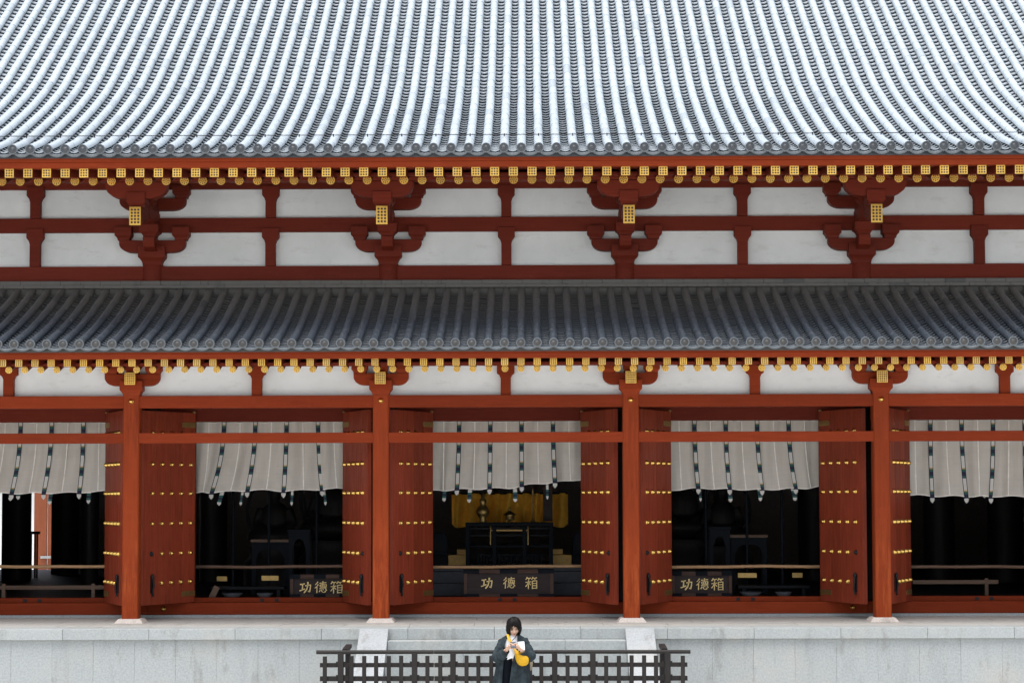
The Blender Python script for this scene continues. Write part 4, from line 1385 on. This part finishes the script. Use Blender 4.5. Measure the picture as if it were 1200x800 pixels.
for p, s_ in ((404.0, -1), (777.3, 1)):
    m = MB(); m.box(fx(p) - 0.035, fx(p) + 0.035, 0.45, 0.53, 0.0, fz(764)); m.build('back_post', 'fence', fence, bevel=0.005)
    m = MB(); m.prism_x([(0.061, fz(763.5)), (0.061, fz(763.5) + 0.05), (0.62, fz(763.5) + 0.075), (0.62, fz(763.5) + 0.03)], fx(p) - 0.04, fx(p) + 0.04); m.build('stay', 'fence', fence)
    m = MB(); m.box(fx(p) - 0.04, fx(p) + 0.04, -0.4, 0.8, 0.0, 0.07); m.build('foot_beam', 'fence', fence)

# ------------------------------------------------------------------ the person before the fence
M['skin'] = mat_plain('skin', (0.56, 0.36, 0.26), 0.5, 0, 0.05, 30)
M['hair'] = mat_wood('black_hair', (0.006, 0.005, 0.005), (0.016, 0.013, 0.012), True, 0.5, spec=0.12)
M['coat'] = mat_plain('slate_coat_cloth', (0.027, 0.037, 0.042), 0.85, 0, 0.45, 13, 0.1)
M['shirt'] = mat_plain('white_shirt_cloth', (0.72, 0.73, 0.76), 0.85, 0, 0.06, 20)
M['trousers'] = mat_plain('black_trouser_cloth', (0.006, 0.008, 0.012), 0.9, spec=0.08)
M['shoe'] = mat_plain('black_shoe', (0.012, 0.012, 0.012), 0.4)
M['yellow'] = mat_plain('yellow_bag_cloth', (0.60, 0.33, 0.004), 0.6, 0, 0.10, 20)
M['tan'] = mat_plain('tan_backpack_cloth', (0.26, 0.21, 0.14), 0.8)
M['paper'] = mat_plain('white_paper', (0.80, 0.80, 0.80), 0.7, 0, 0.02)
M['phone_glass'] = mat_plain('phone_screen', (0.10, 0.11, 0.13), 0.15)
M['lip'] = mat_plain('lip', (0.36, 0.13, 0.11), 0.5)

PLOC = (xpx(600.8, -4.5), -4.5, GZ)
person = thing('person', 'person in a long slate coat looking down at a phone before the fence', 'person', PLOC)
HM = Matrix.Translation((0.008, -0.035, 1.502)) @ Euler((R(24), 0, R(4))).to_matrix().to_4x4()


def hp_(p):
    return HM @ Vector(p)


def hball(m, c, r, mi=0):
    q = MB(); q.ball(c, r, 16, 10)
    m.add([HM @ Vector(v) for v in q.v], q.f, mi, True)


body = MB()
hball(body, (0, 0.012, 0.03), (0.072, 0.09, 0.083))
hball(body, (0, -0.03, -0.03), (0.058, 0.06, 0.075))
hball(body, (0, -0.062, -0.09), (0.026, 0.022, 0.02))
for s_ in (-1, 1):
    hball(body, (s_ * 0.03, -0.062, -0.028), (0.026, 0.022, 0.022))
    hball(body, (s_ * 0.072, 0.01, -0.015), (0.01, 0.018, 0.03))
body.tube([hp_((0, -0.086, 0.012)), hp_((0, -0.098, -0.012)), hp_((0, -0.106, -0.032)), hp_((0, -0.09, -0.04))], [0.007, 0.009, 0.013, 0.008], 8)
body.tube([(0, 0.03, 1.30), (0, 0.012, 1.38), hp_((0, 0.0, -0.05))], [0.06, 0.05, 0.048], 12)
body.tube([(0, 0.01, 0.80), (0, 0.0, 0.92), (0, 0.0, 1.05), (0, 0.0, 1.2), (0, 0.015, 1.31)], [(0.10, 0.14), (0.10, 0.155), (0.085, 0.12), (0.095, 0.135), (0.07, 0.13)], 14)
SH = {-1: Vector((-0.155, 0.02, 1.312)), 1: Vector((0.155, 0.02, 1.312))}
EL = {-1: Vector((-0.212, -0.085, 1.105)), 1: Vector((0.222, -0.085, 1.115))}
WR = {-1: Vector((-0.088, -0.255, 1.215)), 1: Vector((0.112, -0.25, 1.205))}
PH = Vector((0.0, -0.325, 1.285))         # the phone
for s_ in (-1, 1):
    w = WR[s_]
    body.tube([SH[s_] * 0.7 + Vector((0, 0.006, 0.39)), SH[s_], (SH[s_] + EL[s_]) / 2, EL[s_], (EL[s_] * 0.6 + w * 0.4), w], [0.05, 0.052, 0.046, 0.04, 0.038, 0.026], 10)
    kn = PH + Vector((s_ * 0.052, 0.018, -0.022))          # middle knuckle
    ax = (kn - w).normalized()
    body.tube([w, w + (kn - w) * 0.45, kn], [(0.024, 0.026), (0.018, 0.036), (0.014, 0.040)], 10)
    side = Vector((0.0, -0.70, 0.42)).normalized()         # the row of knuckles runs along the phone
    for i in range(4):
        o_ = side * ((i - 1.5) * 0.021)
        ln_ = (0.9, 1.0, 0.95, 0.78)[i]
        a_ = kn + o_
        b_ = a_ + Vector((-s_ * 0.034 * ln_, -0.004, -0.010))
        c_2 = b_ + Vector((-s_ * 0.024 * ln_, -0.003, 0.006 + 0.003 * i))
        d_ = c_2 + Vector((-s_ * 0.012 * ln_, 0.0, 0.014))
        body.tube([w + (a_ - w) * 0.55, a_, b_, c_2, d_], [0.010, 0.0098, 0.009, 0.0082, 0.007], 7)
    th = w + (kn - w) * 0.42 + Vector((-s_ * 0.004, 0.0, 0.016))
    body.tube([th, th + Vector((-s_ * 0.012, -0.012, 0.028)), PH + Vector((s_ * 0.034, -0.004, 0.016)), PH + Vector((s_ * 0.012, -0.012, 0.014))], [0.014, 0.012, 0.010, 0.0085], 7)
    hip = Vector((s_ * 0.085 - 0.01, 0.01, 0.84)); kne = Vector((s_ * 0.095 - 0.01, -0.01, 0.46)); ank = Vector((s_ * 0.10 - 0.01, 0.02, 0.08))
    body.tube([hip, (hip + kne) / 2, kne, kne * 0.65 + ank * 0.35, ank, ank + Vector((0, 0, -0.05))], [0.085, 0.072, 0.055, 0.055, 0.036, 0.035], 10)
    body.tube([ank + Vector((0, 0.04, -0.045)), ank + Vector((0, -0.05, -0.048)), ank + Vector((0, -0.16, -0.058))], [0.03, 0.034, 0.022], 8)
bo = body.build('body', 'skin', person)
rm = bo.modifiers.new('remesh', 'REMESH'); rm.mode = 'VOXEL'; rm.voxel_size = 0.0052; rm.use_smooth_shade = True
smm = bo.modifiers.new('smooth', 'SMOOTH'); smm.factor = 0.5; smm.iterations = 2

for s_ in (-1, 1):
    m = MB(); hball(m, (s_ * 0.028, -0.0865, 0.0), (0.0135, 0.005, 0.0045)); m.build('eye', 'hair', person)
    m = MB(); m.tube([hp_((s_ * 0.013, -0.092, 0.019)), hp_((s_ * 0.03, -0.088, 0.024)), hp_((s_ * 0.046, -0.076, 0.018))], [0.003, 0.0038, 0.0025], 6); m.build('eyebrow', 'hair', person)
m = MB(); hball(m, (0, -0.090, -0.063), (0.02, 0.008, 0.007)); m.build('lips', 'lip', person)

# hair: a chin-long bob, open at the face, parted on one side
m = MB()
NU, NV = 56, 26
rows = []
for k in range(NV + 1):
    v = k / NV
    row = []
    for i in range(NU):
        ph_ = 2 * PI * i / NU
        cx_, sy_ = math.cos(ph_), math.sin(ph_)
        if v < 0.5:
            t_ = (v / 0.5) * PI / 2
            rr_, zz = math.sin(max(t_, 0.03)), math.cos(t_) * 0.105 + 0.022
        else:
            q = (v - 0.5) / 0.5
            rr_, zz = 1.0 + 0.10 * math.sin(q * PI) - 0.16 * q * q, 0.022 - 0.140 * q - 0.008 * math.sin(ph_ * 9)
        lock = 1 + 0.030 * math.sin(ph_ * 19 + 2 * math.sin(v * 5)) * min(1, v * 2)
        row.append(Vector((0.098 * rr_ * cx_ * lock, 0.010 + 0.106 * rr_ * sy_ * lock, zz + 0.004 * math.sin(ph_ * 7))))
    rows.append(row)
keep = MB()
HM2 = Matrix.Translation((0.008, -0.030, 1.505)) @ Euler((R(17), 0, R(3))).to_matrix().to_4x4()
keep.v = [tuple(HM2 @ p) for r in rows for p in r]
for k in range(NV):
    for i in range(NU):
        j = (i + 1) % NU
        c4 = (rows[k][i] + rows[k + 1][j]) / 2
        if c4.y < -0.02 and -0.060 < c4.x < 0.068 and c4.z < 0.066 - 0.5 * (c4.x + 0.01) ** 2 / 0.06:
            continue
        keep.f.append([k * NU + i, k * NU + j, (k + 1) * NU + j, (k + 1) * NU + i]); keep.mi.append(0); keep.sm.append(True)
ho = keep.build('hair', 'hair', person)
sd_ = ho.modifiers.new('thick', 'SOLIDIFY'); sd_.thickness = 0.014; sd_.offset = 1
# fringe swept across the forehead
m = MB()
for k in range(9):
    xs_ = -0.056 + 0.013 * k
    top = HM2 @ Vector((-0.012 + 0.004 * k, -0.085, 0.098))
    midp = HM2 @ Vector((xs_ * 0.85, -0.104, 0.062))
    end = HM2 @ Vector((xs_ * 1.05 + (-0.012 if k < 4 else 0.010), -0.093, 0.024 - (0.045 if k < 3 else 0.02 if k > 6 else 0)))
    m.tube([top, midp, end], [(0.006, 0.011), (0.006, 0.012), (0.003, 0.005)], 6)
m.build('fringe', 'hair', person)

# shirt, trousers, shoes
m = MB()
rings = []
for z, rx, ry, cy in ((1.40, 0.058, 0.058, 0.005), (1.385, 0.075, 0.066, 0.005), (1.345, 0.145, 0.09, 0.01), (1.28, 0.155, 0.115, 0.0), (1.2, 0.152, 0.122, -0.004), (1.12, 0.155, 0.122, -0.006), (1.085, 0.162, 0.127, -0.008)):
    rings.append([(rx * math.cos(2 * PI * i / 40) * (1 + 0.02 * math.sin(i * 2.1 + z * 40)), cy + ry * math.sin(2 * PI * i / 40) * (1 + 0.03 * math.sin(i * 1.3 + z * 23)), z + (0.012 * math.sin(i * 0.9) if z < 1.1 else 0)) for i in range(40)])
m.loft(rings, cap=False)
m.build('shirt', 'shirt', person)
m = MB()
for s_ in (-1, 1):
    m.tube([(s_ * 0.07 - 0.01, 0, 1.10), (s_ * 0.075 - 0.01, 0, 0.95), (s_ * 0.088 - 0.01, 0.0, 0.82), (s_ * 0.098 - 0.01, -0.01, 0.46), (s_ * 0.10 - 0.01, 0.02, 0.09)], [(0.115, 0.095), (0.125, 0.105), (0.115, 0.098), (0.085, 0.082), (0.075, 0.075)], 16)
m.build('trousers', 'trousers', person)
for s_ in (-1, 1):
    m = MB(); m.tube([(s_ * 0.10 - 0.01, 0.07, 0.04), (s_ * 0.10 - 0.01, 0.0, 0.05), (s_ * 0.10 - 0.01, -0.10, 0.036), (s_ * 0.10 - 0.01, -0.17, 0.026)], [(0.036, 0.034), (0.046, 0.042), (0.034, 0.046), (0.02, 0.034)], 12); m.build('shoe', 'shoe', person)

# coat: one open-fronted shell and two wrinkled sleeves
LV = [(1.392, 0.072, 0.062, 0.0, -0.052, 0.048), (1.37, 0.115, 0.08, 0.0, -0.075, 0.052), (1.335, 0.178, 0.105, 0.0, -0.098, 0.052), (1.27, 0.192, 0.128, 0.0, -0.108, 0.046), (1.18, 0.196, 0.14, 0.0, -0.113, 0.030),
      (1.08, 0.200, 0.145, 0.0, -0.118, -0.010), (0.95, 0.212, 0.152, -0.008, -0.135, -0.028), (0.82, 0.222, 0.162, -0.02, -0.145, -0.045), (0.68, 0.236, 0.175, -0.03, -0.150, -0.060), (0.5, 0.25, 0.19, -0.03, -0.150, -0.06), (0.34, 0.262, 0.20, -0.03, -0.150, -0.05)]
rows = []
NC = 64
for li, (z, rx, ry, cx_, xl, xr) in enumerate(LV):
    a0 = math.acos(max(-1, min(1, (xl - cx_) / rx)))
    a1 = math.acos(max(-1, min(1, (xr - cx_) / rx)))
    row = []
    e = min(1.0, li / 7.0)
    for i in range(NC + 1):
        # from the left front edge round the back to the right front edge
        a = (2 * PI - a0) - ((2 * PI - a0) - (-a1)) * i / NC
        w = 1 + e * (0.075 * math.sin(i * 0.62 + 1.0 + 0.8 * math.sin(z * 5)) + 0.045 * math.sin(i * 1.37 + z * 6)) + 0.012 * math.sin(z * 55 + i * 0.4)
        row.append((cx_ + rx * math.cos(a) * w, ry * math.sin(a) * w - 0.004, z + 0.012 * math.sin(i * 0.5) * e))
    rows.append(row)
m = MB(); m.loft(rows, cap=False, closed=False)
co = m.build('coat', 'coat', person)
sd_ = co.modifiers.new('thick', 'SOLIDIFY'); sd_.thickness = 0.007; sd_.offset = 1
sb_ = co.modifiers.new('soft', 'SUBSURF'); sb_.levels = 1; sb_.render_levels = 1
for s_ in (-1, 1):
    pts, rad = [], []
    P0, P1, P2 = SH[s_] + Vector((-s_ * 0.03, 0, 0.0)), EL[s_], WR[s_]
    for i in range(25):
        q = i / 24
        if q < 0.5:
            p = P0 + (P1 - P0) * (q / 0.5)
        else:
            p = P1 + (P2 - P1) * ((q - 0.5) / 0.5 * 0.96)
        b_ = max(0, 1 - abs(q - 0.5) / 0.14)
        p = p + Vector((-s_ * 0.012, 0.03, 0.010)) * b_ * -0.6
        p.z -= 0.022 * math.sin(min(1, max(0, (q - 0.45) / 0.55)) * PI)
        pts.append(p)
        r_ = 0.074 + (0.084 - 0.074) * min(1, q * 2) if q < 0.5 else 0.084 - 0.034 * ((q - 0.5) / 0.5) ** 1.3
        r_ *= 1 + 0.075 * math.sin(i * 2.3 + s_) + 0.045 * math.sin(i * 1.1)
        rad.append((r_, r_ * 0.94))
    m = MB(); m.tube(pts, rad, 16, cap=False)
    so = m.build('coat_sleeve', 'coat', person)
    sb_ = so.modifiers.new('soft', 'SUBSURF'); sb_.levels = 1; sb_.render_levels = 1
# collar
m = MB()
m.loft([[(0.062 * math.cos(a) * k_, 0.012 + 0.058 * math.sin(a) * k_, z) for a in [R(-60) + R(300) * i / 20 for i in range(21)]] for k_, z in ((1.10, 1.375), (1.02, 1.415), (1.12, 1.42), (1.28, 1.372))], cap=False, closed=False)
m.build('coat_collar', 'coat', person)
m = MB(); m.tube([(-0.012, -0.145, 1.33), (0.02, -0.13, 1.36), (0.045, -0.09, 1.40)], [(0.004, 0.009)] * 3, 6); m.build('neck_strap', 'trousers', person)


def at_person(v):
    return (PLOC[0] + v[0], PLOC[1] + v[1], PLOC[2] + v[2])


t = thing('mobile_phone', 'small grey mobile phone held in both hands of the person in the coat', 'phone', at_person(PH))
t.rotation_euler = (R(31), 0, R(4))
m = MB(); m.box(-0.036, 0.036, -0.07, 0.07, -0.004, 0.004); m.build('case', 'iron', t, bevel=0.003)
m = MB(); m.box(-0.033, 0.033, -0.066, 0.066, 0.0042, 0.0048); m.build('screen', 'phone_glass', t)
t = thing('shoulder_bag', 'bright yellow drawstring shoulder bag hanging across the white shirt', 'bag', at_person((0.1, -0.17, 1.1)))
m = MB()
pth = [(0.018, -0.175, 1.215), (0.035, -0.185, 1.185), (0.06, -0.195, 1.15), (0.095, -0.20, 1.105), (0.13, -0.20, 1.07), (0.16, -0.195, 1.04), (0.178, -0.19, 1.02)]
rad_ = [0.012, 0.024, 0.052, 0.080, 0.090, 0.072, 0.025]
m.tube([(p[0] - 0.1, p[1] + 0.17, p[2] - 1.1) for p in pth], [(r_ * 1.02, r_ * 0.72) for r_ in rad_], 18)
bg_ = m.build('pouch', 'yellow', t)
sb_ = bg_.modifiers.new('soft', 'SUBSURF'); sb_.levels = 1; sb_.render_levels = 1
m = MB(); m.tube([(p[0] - 0.1, p[1] + 0.17, p[2] - 1.1) for p in ((-0.072, -0.06, 1.402), (-0.060, -0.12, 1.36), (-0.035, -0.142, 1.30), (0.0, -0.16, 1.245), (0.02, -0.178, 1.21))], [(0.006, 0.020)] * 3 + [(0.006, 0.017), (0.008, 0.012)], 8); m.build('strap', 'yellow', t)
for i in range(5):
    a = i / 4 * PI - PI / 2
    m = MB(); m.tube([(0.02 - 0.1 + 0.003 * math.sin(a), -0.006, 1.21 - 1.1), (0.06 - 0.1 + 0.03 * math.sin(a), -0.055 - 0.012 * math.cos(a), 1.15 - 1.1 + 0.03 * math.sin(a))], [0.004, 0.002], 5); m.build('gather', 'yellow', t)
m = MB(); m.obox(Matrix.Translation((0, 0, 0)) @ Euler((R(-18), R(-3), R(6))).to_matrix().to_4x4(), 0.088, 0.002, 0.115)
tag(m.build('paper_sheet', 'paper', loc=at_person((0.105, -0.232, 1.265))), 'white sheet of paper held behind the phone in the person\'s hand', 'paper')
t = thing('backpack', 'tan backpack showing behind the arm of the person in the coat', 'backpack', at_person((0.115, 0.235, 1.08)))
m = MB()
m.tube([(0, 0, -0.19), (0, 0, -0.17), (0, 0, -0.08), (0, 0, 0.04), (0, 0, 0.13), (0, 0, 0.17)], [(0.05, 0.09), (0.075, 0.13), (0.085, 0.145), (0.082, 0.135), (0.065, 0.10), (0.02, 0.04)], 18); m.build('pack', 'tan', t)
m = MB(); m.tube([(-0.05, -0.08, -0.1), (-0.03, -0.11, 0.08), (-0.03, -0.18, 0.26)], [(0.006, 0.018)] * 3, 6); m.build('strap', 'tan', t)
m = MB(); m.tube([(-0.0, 0.08, -0.13), (0.0, 0.11, -0.05), (0.0, 0.08, 0.03)], [(0.02, 0.07), (0.03, 0.09), (0.02, 0.07)], 12); m.build('pocket', 'tan', t)
